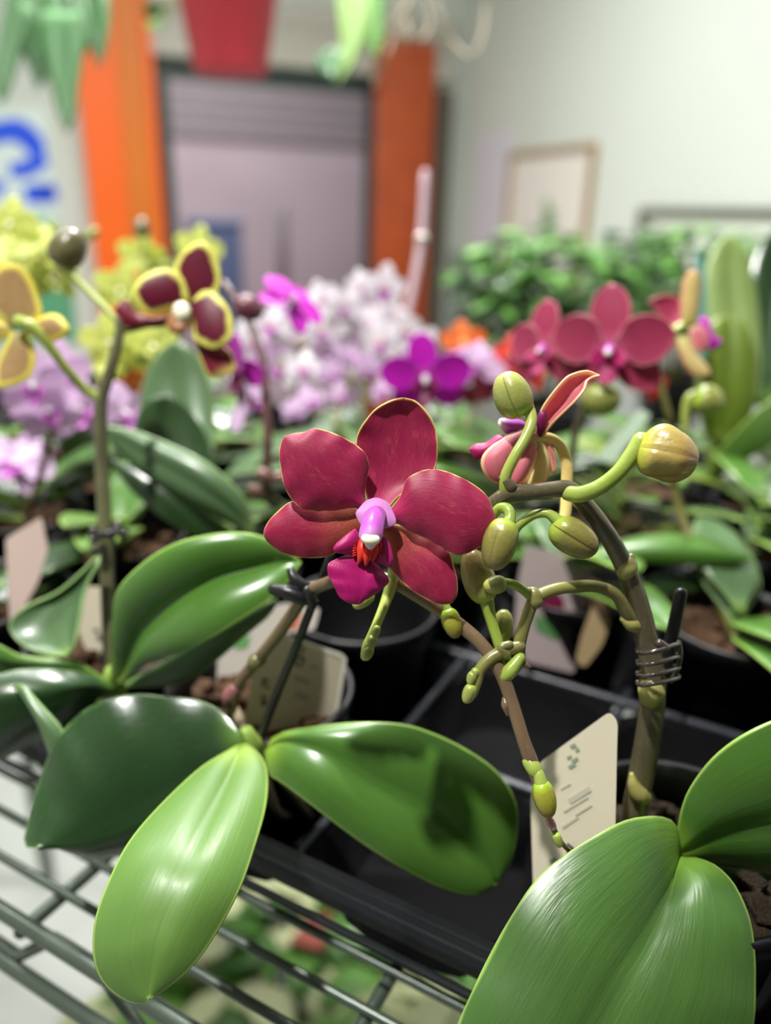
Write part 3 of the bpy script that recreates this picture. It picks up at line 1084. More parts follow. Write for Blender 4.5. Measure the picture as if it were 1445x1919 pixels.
def crop(x0, y0, sc, pts):
    return [(x0 + x / sc, y0 + y / sc) for x, y in pts]


# ---- A: plant with the wine red flower
A = empty('potted_orchid', S(-0.099, 0.085, ZP), 'potted orchid bearing the large wine red flower, long glossy leaves hanging over the rack edge', 'orchid plant', GRP)
pot(A, -0.099, 0.085)
bark(A, -0.099, 0.085, seed=1)
c5 = lambda p: crop(0, 1360, 2.58, p)
c6 = lambda p: crop(500, 1300, 2.58, p)
patch('leaf', c5([(1150, 95), (1100, 130), (960, 220), (760, 410), (620, 580), (530, 760), (470, 930), (458, 1080), (480, 1190), (540, 1270), (620, 1322), (690, 1335), (728, 1312)]),
      c5([(1190, 85), (1265, 160), (1292, 250), (1280, 400), (1230, 580), (1160, 780), (1060, 970), (960, 1120), (870, 1210), (790, 1270), (728, 1312)]),
      M_LEAF_BRIGHT, A, M=c5([(1170, 95), (1100, 270), (960, 560), (850, 790), (770, 980), (735, 1150), (728, 1312)]),
      zs=(0.256, 0.228, 0.207, 0.198, 0.194), dl=0.004, dr=0.003, bulge=0.0022, crease=True, n=44, m=25, thick=0.0013)
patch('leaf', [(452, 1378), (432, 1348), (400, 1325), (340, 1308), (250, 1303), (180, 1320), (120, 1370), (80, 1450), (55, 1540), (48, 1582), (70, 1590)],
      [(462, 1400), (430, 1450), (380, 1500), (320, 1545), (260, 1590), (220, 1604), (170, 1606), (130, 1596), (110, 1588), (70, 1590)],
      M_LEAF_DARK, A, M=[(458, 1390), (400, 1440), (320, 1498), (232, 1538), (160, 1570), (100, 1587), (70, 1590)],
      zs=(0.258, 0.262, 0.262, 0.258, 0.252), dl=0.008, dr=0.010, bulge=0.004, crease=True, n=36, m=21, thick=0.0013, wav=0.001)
patch('leaf', c6([(0, 258), (60, 200), (200, 172), (350, 152), (520, 143), (680, 155), (830, 205), (960, 270), (1080, 350), (1160, 440), (1203, 540), (1208, 640), (1195, 740), (1160, 840), (1105, 915)]),
      c6([(-5, 285), (20, 390), (80, 430), (200, 520), (330, 620), (480, 730), (640, 830), (820, 925), (960, 965), (1040, 962), (1105, 915)]),
      M_LEAF, A, M=c6([(0, 270), (100, 225), (270, 270), (500, 420), (720, 540), (900, 660), (1040, 800), (1105, 915)]),
      zs=(0.258, 0.25, 0.25, 0.252, 0.255), dl=0.004, dr=-0.004, bulge=0.003, crease=True, n=36, m=21, thick=0.0013)
# short stalk the leaves clasp, down into the bark
stem('crown', [(462, 1375, 0.263, 16), (470, 1400, 0.266, 24), (490, 1440, 0.283, 26), (520, 1480, 0.30, 20)], M_LEAF_BRIGHT, A)
mbr = MB()
for P in ([(478, 1420, .27, 9), (500, 1470, .272, 9), (520, 1520, .285, 8), (545, 1530, .30, 7)], [(470, 1400, .272, 9), (440, 1330, .285, 9), (432, 1345, .292, 8), (450, 1400, .302, 8)], [(485, 1420, .275, 8), (520, 1450, .28, 8), (560, 1500, .29, 8), (580, 1530, .305, 7)]):
    P = np.array(P)
    mbr.tube(WA(P[:, :2], P[:, 2]), P[:, 3] * P[:, 2] / F_PX, 9, n=20)
mbr.build('aerial_roots', plain('grey root', (128, 116, 92), 0.7, var=0.3, scale=120.0, bump=0.4), A)
spike = stem('flower_spike', [(432, 1330, .272, 12), (445, 1285, .268, 11), (480, 1240, .262, 11), (520, 1190, .252, 12), (548, 1150, .243, 12), (575, 1112, .234, 12), (610, 1094, .227, 12), (660, 1082, .221, 12), (725, 1086, .217, 13), (780, 1115, .215, 13), (840, 1155, .213, 13), (900, 1205, .211, 13), (938, 1260, .209, 13), (962, 1325, .207, 13), (982, 1390, .205, 13), (1000, 1440, .2035, 14), (1010, 1475, .203, 10), (1028, 1530, .2035, 7), (1050, 1576, .2065, 5), (1082, 1608, .213, 4)], M_STEM_BROWN, A, seg=14, n=120)
stem('bract', [(440, 1292, .268, 13), (430, 1305, .269, 15), (425, 1318, .27, 9)], M_BUD_PINK, spike)
stem('bract', [(487, 1234, .261, 14), (478, 1240, .261, 15), (470, 1250, .262, 8)], M_STEM_OLIVE, spike)
stem('bract', [(992, 1428, .2038, 14), (1002, 1442, .203, 15), (1010, 1458, .203, 10)], M_PED, spike)
stem('bract', [(946, 1310, .2075, 6), (948, 1322, .207, 9), (952, 1338, .207, 5)], M_STEM_BROWN, spike)
# short side shoot with tiny buds
sh = stem('side_shoot', [(736, 1090, .2155, 13), (722, 1130, .213, 10), (706, 1170, .211, 9), (696, 1195, .2105, 10), (690, 1212, .210, 12), (684, 1230, .210, 9)], M_PED_PALE, A, n=44)
for a, b, r in (((708, 1172), (700, 1198), 8), ((701, 1190), (692, 1216), 10), ((694, 1208), (684, 1238), 11)):
    bud(sh, a, b, 0.2095, r, M_BUD_GREEN)
bud(A, (838, 1140), (856, 1196), 0.2105, 18, M_BUD_BROWN, [(838, 1112, .214, 6), (835, 1130, .212, 7), (840, 1146, .2105, 9)], M_PED)
bud(A, (1012, 1462), (1030, 1532), 0.2015, 21, M_BUD_BROWN, [(1004, 1440, .203, 9), (1010, 1452, .202, 11), (1014, 1468, .2015, 13)], M_PED)
bud(A, (1026, 1530), (1040, 1556), 0.203, 8, M_BUD_PINK)
bud(A, (1040, 1560), (1050, 1588), 0.204, 9, M_BUD_GREEN)
bud(A, (700, 1110), (662, 1138), 0.2165, 14, M_BUD_GREEN)

# the flower
F = empty('flower', np.array(W(705, 965, 0.203)) - base_of(A))
F.parent = A
c1 = lambda p: crop(460, 720, 2.89, p)
patch('sepal', c1([(690, 690), (655, 600), (625, 480), (600, 380), (598, 310), (625, 235), (690, 150), (765, 100), (850, 79)]),
      c1([(760, 695), (830, 610), (950, 545), (1022, 470), (1040, 390), (1042, 310), (1025, 230), (985, 155), (920, 95), (850, 79)]),
      M_WINE, F, zs=(0.2055, 0.2058, 0.2045, 0.2035), cup=0.002, bulge=-0.001, dl=0.001, dr=0.001, n=40, m=27, thick=0.0006, wav=0.0003)
patch('sepal', c1([(640, 700), (590, 672), (540, 665), (480, 665), (400, 668), (330, 640), (255, 636), (200, 670), (140, 730), (110, 780), (103, 815)]),
      c1([(650, 770), (600, 815), (545, 865), (480, 915), (420, 935), (330, 938), (240, 925), (170, 893), (125, 855), (103, 815)]),
      M_WINE_SEPAL, F, zs=(0.2055, 0.2055, 0.2045, 0.205), cup=0.0, bulge=0.0012, dl=0.001, dr=0.0012, n=36, m=25, thick=0.0006, wav=0.0003)
patch('sepal', c1([(690, 770), (745, 820), (775, 900), (772, 985), (800, 1012), (860, 1080), (960, 1150), (1040, 1186), (1090, 1188), (1118, 1178)]),
      c1([(740, 760), (850, 770), (960, 830), (1050, 870), (1100, 912), (1130, 1000), (1146, 1080), (1142, 1140), (1118, 1178)]),
      M_WINE_SEPAL, F, zs=(0.2055, 0.206, 0.205, 0.2055), cup=0.0, bulge=0.001, dl=0.001, dr=0.0014, n=36, m=25, thick=0.0006, wav=0.0003)
patch('petal', c1([(665, 700), (600, 668), (520, 675), (460, 681), (380, 686), (300, 665), (245, 615), (210, 540), (193, 450), (188, 370), (200, 310), (218, 285)]),
      c1([(690, 660), (650, 630), (643, 560), (658, 490), (668, 440), (645, 375), (590, 325), (500, 278), (430, 252), (370, 245), (330, 262), (270, 270), (218, 285)]),
      M_WINE, F, zs=(0.2045, 0.2022, 0.2005, 0.2015), cup=0.0, bulge=0.0018, dl=0.0008, dr=0.001, n=40, m=29, thick=0.0006, wav=0.0004)
patch('petal', c1([(760, 690), (800, 665), (845, 600), (880, 515), (935, 478), (1000, 463), (1090, 475), (1190, 520), (1280, 580), (1330, 660), (1352, 735)]),
      c1([(770, 730), (840, 760), (900, 798), (1000, 845), (1060, 880), (1090, 905), (1140, 921), (1200, 915), (1280, 870), (1330, 810), (1352, 735)]),
      M_WINE, F, zs=(0.2045, 0.2022, 0.2008, 0.2025), cup=0.0, bulge=0.0018, dl=0.001, dr=0.001, n=40, m=29, thick=0.0006, wav=0.0004)
lip = patch('lip', c1([(640, 935), (560, 930), (490, 948), (448, 975), (444, 1005), (458, 1050), (490, 1110), (512, 1152), (560, 1180), (605, 1187)]),
            c1([(672, 945), (690, 965), (735, 1005), (770, 1055), (770, 1075), (720, 1120), (680, 1145), (650, 1162), (625, 1182), (605, 1187)]),
            M_LIP, F, M=c1([(656, 940), (648, 985), (640, 1050), (628, 1120), (605, 1187)]), zs=(0.1985, 0.1965, 0.1955, 0.1958), bulge=0.0006, dl=-0.0008, dr=0.0022, crease=True, n=30, m=21, thick=0.0007, wav=0.0003)
patch('side_lobe', c1([(612, 850), (585, 815), (600, 783), (560, 808), (520, 842), (490, 870), (480, 893)]), c1([(625, 900), (600, 905), (585, 918), (550, 920), (520, 914), (492, 908), (480, 893)]), M_LIP, lip,
      zs=(0.1985, 0.1958, 0.1945), bulge=0.0012, n=18, m=13, thick=0.0006)
patch('side_lobe', c1([(705, 880), (735, 850), (748, 826), (768, 845), (785, 890), (795, 945), (792, 970)]), c1([(690, 940), (705, 962), (740, 972), (770, 986), (785, 988), (792, 970)]), M_LIP, lip,
      zs=(0.1985, 0.1968, 0.196), bulge=0.001, n=18, m=13, thick=0.0006)
mb = MB()
for P in ([(636, 835, .1985, 22), (634, 880, .1960, 24), (626, 930, .1952, 17), (612, 970, .1956, 6)], [(672, 835, .1985, 22), (672, 880, .1957, 24), (660, 930, .1948, 19), (652, 976, .1953, 7)], [(704, 840, .1985, 19), (706, 880, .1961, 20), (700, 920, .1955, 14), (690, 955, .196, 6)]):
    P = np.array(P, float)
    xy = np.array(c1(P[:, :2]))
    mb.tube(WA(xy, P[:, 2]), P[:, 3] / 2.3 * P[:, 2] / F_PX, 12, n=18)
for k in range(6):
    for sx, x0, x1 in ((-1, 612, 568), (1, 722, 742)):
        y = 858 + k * 13
        P = np.array([(x0, y, .197), ((x0 + x1) / 2, y + 4, .1953), (x1 + k * 3 * (1 if sx < 0 else -1), y + 10, .1955)])
        mb.tube(WA(np.array(c1(P[:, :2])), P[:, 2]), np.array([2.2, 1.9, 1.0]) * 0.2 / F_PX, 6, n=8)
mb.build('callus', M_CALLUS, lip)
colm = patch('column', c1([(665, 680), (645, 725), (632, 775), (624, 812), (630, 838), (650, 852), (678, 856)]), c1([(760, 680), (750, 725), (740, 775), (735, 812), (728, 838), (706, 852), (678, 856)]), M_COLUMN, F,
             zs=(0.2035, 0.1985, 0.1945, 0.192, 0.1925), bulge=0.0035, n=24, m=17, thick=0.001)
patch('throat', c1([(705, 625), (655, 635), (612, 680), (598, 700), (620, 750), (665, 800)]), c1([(705, 625), (765, 640), (795, 690), (815, 750), (770, 775), (665, 800)]), petal_mat('orchid pink throat', (218, 146, 214), vein=(196, 84, 176), veinamt=0.35), F,
      zs=(0.2042, 0.2015, 0.2005), bulge=0.001, n=18, m=15, thick=0.0006)
V, Fc, uv = bud_geo(W(*c1([(675, 864)])[0], 0.1908), W(*c1([(682, 806)])[0], 0.190), 17.5 * 0.192 / F_PX, groove=0.0)
mesh('anther_cap', V, Fc, M_WHITE_CAP, colm)
stem('pedicel', [(715, 985, .2065, 10), (735, 1030, .211, 10), (738, 1070, .215, 11), (734, 1092, .216, 12)], M_PED_PALE, F)

# ---- B: plant with the thick grey spike
B = empty('potted_orchid', S(0.061, 0.085, ZP), 'potted orchid with a thick grey green spike of olive buds and a broad veined leaf', 'orchid plant', GRP)
pot(B, 0.061, 0.085)
bark(B, 0.061, 0.085, M_MOSS, seed=2)
c8 = lambda p: crop(845, 1400, 2.408, p)
patch('leaf', c8([(1012, 440), (1015, 385), (1000, 345), (960, 322), (900, 315), (780, 335), (640, 410), (500, 500), (380, 610), (270, 770), (180, 940), (100, 1100), (40, 1240), (0, 1400), (0, 1560), (60, 1720), (190, 1830)]),
      c8([(1018, 500), (1060, 508), (1110, 510), (1200, 545), (1280, 630), (1340, 780), (1366, 930), (1371, 1050), (1356, 1240), (1300, 1430), (1180, 1610), (1000, 1740), (760, 1820), (480, 1850), (190, 1830)]),
      M_LEAF_BIG, B, M=c8([(1015, 480), (985, 640), (930, 760), (860, 890), (740, 1080), (650, 1240), (520, 1450), (350, 1680), (190, 1830)]),
      zs=(0.222, 0.205, 0.196, 0.19, 0.186, 0.184, 0.183), dl=0.009, dr=0.002, bulge=0.0035, crease=True, n=56, m=31, thick=0.0014, wav=0.0004)
patch('leaf', [(1266, 1588), (1272, 1550), (1278, 1515), (1293, 1475), (1330, 1425), (1380, 1384), (1445, 1351), (1520, 1330), (1620, 1330), (1700, 1380)],
      [(1268, 1606), (1300, 1612), (1340, 1616), (1390, 1625), (1445, 1634), (1520, 1630), (1600, 1580), (1660, 1490), (1700, 1380)],
      M_LEAF, B, M=[(1266, 1597), (1300, 1580), (1345, 1560), (1400, 1545), (1470, 1530), (1560, 1490), (1640, 1430), (1700, 1380)],
      zs=(0.224, 0.218, 0.214, 0.214, 0.218), dl=-0.004, dr=0.012, bulge=0.003, crease=True, n=36, m=21, thick=0.0013)
patch('leaf', [(1268, 1612), (1330, 1600), (1400, 1620), (1480, 1650), (1560, 1720)], [(1268, 1622), (1330, 1650), (1400, 1700), (1480, 1730), (1560, 1720)], M_LEAF_DARK, B, zs=(0.228, 0.236, 0.236), n=20, m=13, thick=0.0013, bulge=0.002)
stem('crown', [(1262, 1590, .226, 22), (1258, 1625, .236, 30), (1240, 1670, .25, 30), (1225, 1700, .262, 24)], M_LEAF_BRIGHT, B)
spB = stem('flower_spike', [(1215, 1640, .252, 22), (1190, 1540, .24, 23), (1197, 1480, .236, 23), (1212, 1400, .231, 23.5), (1224, 1310, .227, 23), (1222, 1250, .2245, 22), (1208, 1180, .222, 21), (1190, 1110, .2195, 19), (1160, 1040, .216, 18), (1120, 975, .212, 17), (1080, 928, .208, 16.5), (1062, 916, .207, 16.5), (1030, 919, .206, 16.5), (990, 923, .2055, 16), (955, 925, .206, 16), (930, 940, .207, 15), (905, 958, .2085, 13)], M_STEM, B, seg=18, n=120)
stem('bract', [(1219, 1306, .2255, 22), (1221, 1296, .225, 25.5), (1222, 1286, .2248, 23)], M_NODE, spB)
stem('bract', [(1172, 1072, .2165, 17), (1178, 1060, .2155, 18), (1183, 1044, .2155, 8)], M_NODE, spB)
stem('bract', [(1208, 1494, .2335, 14), (1197, 1486, .2325, 17), (1188, 1470, .232, 12), (1184, 1452, .232, 5)], M_NODE, spB)
stem('bract', [(958, 912, .2045, 12), (948, 902, .2045, 10), (938, 896, .205, 5)], M_STEM, spB)
brn = stem('side_branch', [(1190, 1170, .2215, 14), (1176, 1150, .219, 13), (1155, 1116, .2165, 12), (1120, 1100, .214, 11.5), (1080, 1099, .212, 11.5), (1035, 1106, .211, 11.5), (1002, 1124, .2105, 12.5), (985, 1165, .2105, 11.5), (974, 1205, .2105, 12), (973, 1240, .2105, 10), (960, 1262, .2105, 9)], M_STEM_OLIVE, B, seg=14, n=90)
stem('bract', [(1196, 1174, .2215, 14), (1182, 1168, .2198, 14), (1168, 1160, .2192, 7)], M_NODE, brn)
stem('bract', [(1004, 1128, .2095, 14), (1001, 1112, .2095, 12), (988, 1106, .21, 7)], M_STEM_OLIVE, brn)
stem('bract', [(976, 1240, .2095, 9), (985, 1246, .2095, 7), (992, 1250, .2095, 3)], M_STEM_BROWN, brn)
tip = stem('side_branch', [(974, 1212, .2095, 12), (950, 1218, .209, 12), (922, 1232, .2085, 12), (900, 1254, .208, 11), (895, 1275, .208, 10), (886, 1300, .208, 9)], M_STEM_OLIVE, B, n=44)
for a, b, r in (((888, 1258), (880, 1284), 10), ((894, 1252), (886, 1272), 9), ((886, 1282), (872, 1318), 13)):
    bud(tip, a, b, 0.2072, r, M_BUD_GREEN)
stem('bract', [(948, 1226, .2085, 11), (940, 1214, .2078, 9), (955, 1208, .208, 8)], M_STEM_OLIVE, tip)
stem('bract', [(975, 1232, .2085, 10), (955, 1258, .208, 14), (946, 1268, .208, 12)], M_PED, tip)
V, Fc, uv = bud_geo(W(1192, 838, 0.2), W(1308, 862, 0.197), 53 * 0.2 / F_PX, seams=5, phase=0.55, groove=0.10, fat=0.3, lump=0.0036, n=30, seg=60)
bb = mesh('bud', V, Fc, M_BUD_BIG, B, uv=uv, label='large swollen tan bud at the end of a lime stalk')
stem('pedicel', [(1066, 925, .2055, 15), (1090, 926, .2035, 16), (1125, 912, .2015, 15), (1160, 884, .2, 14.5), (1185, 850, .1995, 15), (1202, 826, .1995, 18)], M_PED, bb, seg=16, n=50)
bud(B, (976, 782), (944, 698), 0.208, 37, M_BUD_GREEN, [(946, 918, .2055, 11), (948, 892, .2045, 11), (965, 855, .204, 10.5), (985, 820, .205, 10.5), (996, 788, .2065, 11), (988, 762, .208, 13)], M_PED_PALE, seams=3, phase=0.9, fat=0.3)
bud(B, (950, 972), (922, 1068), 0.2005, 31, M_BUD, [(924, 965, .205, 9), (938, 952, .2035, 10), (952, 955, .202, 11), (956, 970, .201, 11), (950, 985, .2005, 15)], M_PED, seams=3, phase=1.35, fat=0.7)
bud(B, (1034, 982), (1118, 1034), 0.2065, 33, M_BUD, [(960, 1005, .21, 8), (972, 985, .209, 9), (998, 966, .208, 9), (1025, 962, .207, 9), (1046, 976, .2065, 12)], M_PED, seams=3, phase=1.05, fat=0.6)
bud(B, (912, 1130), (880, 1030), 0.2125, 30, M_BUD, [(945, 1245, .2105, 9), (932, 1200, .211, 10), (920, 1160, .212, 11), (910, 1118, .2125, 15)], M_PED, seams=3, phase=0.95, fat=0.6)
bud(B, (950, 1092), (906, 1100), 0.207, 17, M_BUD_GREEN, [(940, 1090, .207, 8), (965, 1096, .2075, 9), (984, 1108, .209, 9), (998, 1120, .2105, 10)], M_PED, seams=3, phase=0.3)
bud(B, (938, 1205), (946, 1142), 0.2165, 20, M_BUD_GREEN, [(950, 1240, .213, 10), (942, 1220, .215, 12), (938, 1198, .2165, 13)], M_PED, seams=3, phase=0.9)
# half open side-on flower above the spike
Fb = empty('flower', np.array(W(1010, 830, .216)) - base_of(B))
Fb.parent = B
Fb['label'] = 'peach edged flower seen from the side'
p5 = lambda p: crop(900, 480, 2.651, p)
patch('petal', p5([(275, 880), (295, 790), (330, 720), (420, 610), (470, 582), (520, 570), (545, 572), (592, 592)]), p5([(310, 900), (360, 830), (420, 770), (480, 710), (520, 660), (530, 620), (560, 600), (592, 592)]), M_PEACH, Fb, zs=(.216, .212, .21, .213), bulge=-0.003, dr=-0.003, n=26, m=17, thick=0.0006, label='upper petal, rose inside with a peach edge')
patch('petal', p5([(250, 870), (232, 845), (180, 868), (120, 900), (30, 970), (5, 1030), (30, 1090), (70, 1122), (100, 1130)]), p5([(290, 900), (232, 930), (190, 975), (150, 1020), (130, 1070), (115, 1110), (100, 1130)]), M_PEACH, Fb, zs=(.216, .214, .212, .213), bulge=0.002, n=24, m=15, thick=0.0006)
patch('sepal', p5([(265, 905), (215, 955), (180, 1010), (145, 1090), (150, 1125), (175, 1142)]), p5([(285, 925), (272, 990), (250, 1050), (215, 1115), (175, 1142)]), M_PEACH, Fb, zs=(.216, .214, .2135), bulge=0.002, n=22, m=13, thick=0.0006)
patch('sepal', p5([(275, 915), (280, 980), (240, 1070), (215, 1130), (240, 1146)]), p5([(305, 910), (340, 1000), (342, 1060), (315, 1125), (240, 1146)]), M_TAN_BACK, Fb, zs=(.2165, .2155, .215), bulge=0.002, n=22, m=13, thick=0.0006)
patch('petal', p5([(300, 905), (322, 950), (338, 1000), (348, 1060), (356, 1074)]), p5([(312, 892), (365, 965), (376, 1040), (372, 1068), (356, 1074)]), M_PEACH, Fb, zs=(.217, .2175, .2175), bulge=0.001, n=18, m=11, thick=0.0006)
lb = patch('lip', p5([(235, 845), (180, 850), (132, 895), (90, 890), (30, 930), (-20, 935), (-50, 960)]), p5([(245, 880), (200, 880), (140, 910), (80, 945), (20, 990), (-20, 1010), (-50, 960)]), M_LIP, Fb, zs=(.2165, .2155, .215), bulge=0.002, n=18, m=11, thick=0.0007)
patch('column', p5([(250, 850), (200, 820), (150, 812), (100, 812), (95, 835)]), p5([(250, 880), (215, 870), (170, 880), (125, 875), (95, 835)]), M_COLUMN, Fb, zs=(.217, .2165, .2162), bulge=0.002, n=16, m=11, thick=0.0008)
patch('throat', p5([(285, 880), (285, 810), (300, 775), (325, 775)]), p5([(300, 900), (322, 850), (330, 810), (325, 775)]), M_MAGENTA_LIP, Fb, zs=(.2148, .2135, .213), bulge=0.001, n=12, m=9, thick=0.0006)
stem('pedicel', [(1006, 822, .217, 12), (1030, 822, .2175, 11), (1050, 836, .218, 11), (1062, 868, .2185, 11), (1062, 910, .2185, 11), (1060, 960, .217, 11), (1052, 1000, .2155, 10), (1078, 950, .2135, 8)][:7], M_PED_PEACH, Fb, n=50)

# ---- C: plant with the two toned burgundy and yellow flower
C = empty('potted_orchid', S(-0.179, 0.085, ZP), 'potted orchid with the burgundy and yellow flower high on a dark spike', 'orchid plant', GRP)
pot(C, -0.179, 0.085)
bark(C, -0.179, 0.085, seed=3)
c4 = lambda p: crop(0, 900, 2.58, p)
patch('leaf', c4([(540, 960), (545, 830), (550, 700), (575, 535), (700, 400), (850, 310), (1000, 270), (1150, 257), (1280, 280), (1380, 330), (1450, 400)]),
      c4([(570, 990), (620, 960), (720, 880), (870, 830), (1000, 770), (1150, 680), (1300, 580), (1390, 490), (1450, 400)]),
      M_LEAF, C, M=c4([(555, 975), (600, 945), (680, 750), (780, 640), (900, 550), (1050, 470), (1200, 430), (1340, 395), (1450, 400)]),
      zs=(0.30, 0.285, 0.275, 0.273, 0.274), dl=-0.004, dr=-0.011, bulge=0.004, crease=True, n=40, m=25, thick=0.0013)
patch('leaf', c4([(600, 985), (760, 900), (900, 810), (1100, 690), (1250, 610), (1345, 575)]), c4([(600, 1000), (850, 982), (1000, 905), (1200, 735), (1300, 650), (1345, 575)]), M_LEAF_GREY, C, zs=(.305, .296, .287, .285), bulge=0.002, n=28, m=15, thick=0.0013)
patch('leaf', c4([(545, 985), (370, 880), (200, 860), (90, 845), (0, 800), (-120, 760), (-260, 760)]), c4([(545, 1000), (370, 915), (230, 905), (100, 890), (0, 915), (-120, 960), (-260, 760)]), M_LEAF, C, zs=(.305, .30, .296, .292), bulge=0.002, crease=True, n=26, m=15, thick=0.0013, dr=0.004)
patch('leaf', c4([(330, 850), (250, 850), (130, 812), (55, 745), (48, 680), (130, 610), (280, 540), (400, 440), (450, 385), (480, 365)]), c4([(335, 850), (362, 790), (392, 640), (405, 560), (432, 480), (470, 410), (480, 365)]), M_LEAF_GREY, C,
      M=c4([(332, 850), (310, 780), (290, 690), (295, 610), (340, 530), (410, 450), (480, 365)]), zs=(.298, .31, .315, .31), dl=-0.004, dr=-0.012, bulge=-0.002, crease=True, n=28, m=19, thick=0.0012)
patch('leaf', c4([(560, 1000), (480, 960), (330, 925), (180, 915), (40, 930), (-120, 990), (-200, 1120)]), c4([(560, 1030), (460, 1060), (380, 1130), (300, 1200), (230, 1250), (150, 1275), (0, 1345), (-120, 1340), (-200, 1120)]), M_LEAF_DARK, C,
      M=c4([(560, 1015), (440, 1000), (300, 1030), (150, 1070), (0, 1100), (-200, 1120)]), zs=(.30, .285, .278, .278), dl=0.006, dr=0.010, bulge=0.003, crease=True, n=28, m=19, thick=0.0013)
patch('leaf', c4([(60, 1000), (110, 990), (200, 1090), (290, 1190), (315, 1260), (300, 1400)]), c4([(90, 1010), (150, 1100), (200, 1200), (235, 1290), (270, 1370), (300, 1400)]), M_LEAF_GREY, C, zs=(.276, .27, .268), bulge=0.002, n=20, m=13, thick=0.0013)
stem('crown', [(212, 1262, .303, 18), (212, 1295, .308, 26), (205, 1330, .325, 26), (195, 1350, .335, 18)], M_LEAF_BRIGHT, C)
stem('flower_spike', [(208, 1290, .315, 14), (205, 1200, .318, 13.5), (201, 1090, .322, 13), (196, 980, .325, 13), (191, 860, .328, 12.5), (189, 760, .329, 12), (200, 715, .33, 11), (214, 670, .331, 10), (224, 625, .332, 9), (222, 600, .332, 7)], M_STEM_DARK, C, n=90)
bud(C, (110, 500), (146, 432), 0.335, 33, M_BUD_DARK, [(222, 606, .332, 6), (200, 580, .333, 7), (165, 545, .334, 7), (135, 512, .335, 8), (118, 486, .335, 10)], M_PED_PALE, seams=3, phase=0.4)
c3 = lambda p: crop(0, 400, 2.779, p)
Fc_ = empty('flower', np.array(W(345, 590, .33)) - base_of(C))
Fc_.parent = C
Fc_['label'] = 'burgundy flower with yellow petal edges'
patch('sepal', c3([(975, 480), (925, 340), (912, 270), (960, 195), (1010, 160), (1060, 148)]), c3([(1030, 480), (1110, 430), (1142, 390), (1147, 300), (1115, 200), (1060, 148)]), M_BURG, Fc_, zs=(.334, .333, .331), bulge=0.002, n=26, m=21, thick=0.0007)
patch('petal', c3([(930, 500), (880, 505), (800, 525), (740, 500), (698, 440), (690, 410)]), c3([(985, 470), (972, 390), (940, 325), (880, 292), (810, 295), (735, 340), (690, 410)]), M_BURG, Fc_, zs=(.331, .328, .326), bulge=0.002, n=26, m=21, thick=0.0007)
patch('sepal', c3([(900, 575), (820, 592), (700, 592), (632, 578), (600, 500)]), c3([(900, 535), (800, 545), (720, 525), (655, 448), (600, 500)]), M_BURG_PLAIN, Fc_, zs=(.333, .333, .332), bulge=0.0015, n=22, m=13, thick=0.0007)
patch('petal', c3([(985, 520), (1000, 590), (1005, 640), (1050, 680), (1110, 702), (1160, 690)]), c3([(1000, 460), (1060, 405), (1120, 415), (1185, 490), (1212, 570), (1205, 650), (1160, 690)]), M_BURG, Fc_, zs=(.331, .328, .327), bulge=0.002, n=26, m=21, thick=0.0007)
patch('sepal', c3([(990, 590), (1010, 650), (1045, 760), (1080, 840), (1110, 852), (1180, 845)]), c3([(1030, 560), (1150, 680), (1200, 720), (1225, 790), (1215, 825), (1180, 845)]), M_BURG_TIP, Fc_, zs=(.333, .333, .332), bulge=0.0015, n=22, m=15, thick=0.0007)
lc = patch('lip', c3([(885, 520), (870, 570), (890, 615), (940, 630)]), c3([(960, 540), (995, 560), (980, 600), (940, 630)]), plain('brown and cream lip', (150, 100, 60), 0.45, var=0.3, scale=200.0), Fc_, zs=(.330, .326, .325), bulge=0.002, n=14, m=11, thick=0.0007)
V, Fq, uv = bud_geo(W(338, 572, .329), W(345, 600, .324), 17 * .326 / F_PX, groove=0.0)
mesh('column', V, Fq, M_WHITE_CAP, Fc_)
stem('pedicel', [(335, 585, .334, 7), (300, 600, .338, 7), (260, 612, .336, 7), (226, 618, .333, 8)], M_STEM_OLIVE, Fc_)
Fs = empty('flower', np.array(W(40, 605, .315)) - base_of(C))
Fs.parent = C
Fs['label'] = 'yellow and salmon flower seen from behind'
patch('sepal', c3([(50, 580), (-30, 520), (-70, 420), (-50, 330), (10, 275), (60, 262)]), c3([(130, 580), (190, 560), (222, 525), (205, 440), (165, 340), (110, 275), (60, 262)]), M_SALMON, Fs, zs=(.317, .316, .313), bulge=0.002, n=24, m=17, thick=0.0007)
patch('petal', c3([(140, 570), (190, 555), (260, 525), (320, 540), (362, 600)]), c3([(130, 625), (200, 645), (270, 668), (340, 640), (362, 600)]), M_SALMON, Fs, zs=(.317, .314, .312), bulge=0.002, n=22, m=15, thick=0.0007)
patch('sepal', c3([(130, 620), (175, 690), (188, 760), (165, 840), (100, 885), (40, 905)]), c3([(60, 620), (20, 700), (-20, 800), (-20, 880), (0, 908), (40, 905)]), M_SALMON, Fs, zs=(.317, .317, .315), bulge=0.002, n=24, m=15, thick=0.0007)
patch('petal', c3([(70, 570), (0, 560), (-60, 540), (-120, 560), (-150, 620)]), c3([(70, 620), (20, 650), (-40, 690), (-110, 680), (-150, 620)]), M_SALMON, Fs, zs=(.318, .32, .322), bulge=0.002, n=20, m=13, thick=0.0007)
stem('pedicel', [(36, 603, .312, 13), (60, 612, .311, 11), (90, 645, .314, 9.5), (125, 692, .32, 8.5), (158, 728, .326, 8.5), (190, 748, .329, 9)], M_PED_PALE, Fs, n=44)

# ------------------------------------------------------------------ stakes and clips
def stake(P, label, mat=M_STAKE):
    P = np.array(P, float)
    o = MB().tube(WA(P[:, :2], P[:, 2]), P[:, 3] * P[:, 2] / F_PX, 12, n=30).build('plant_stake', mat)
    return tag(o, label, 'plant stake')


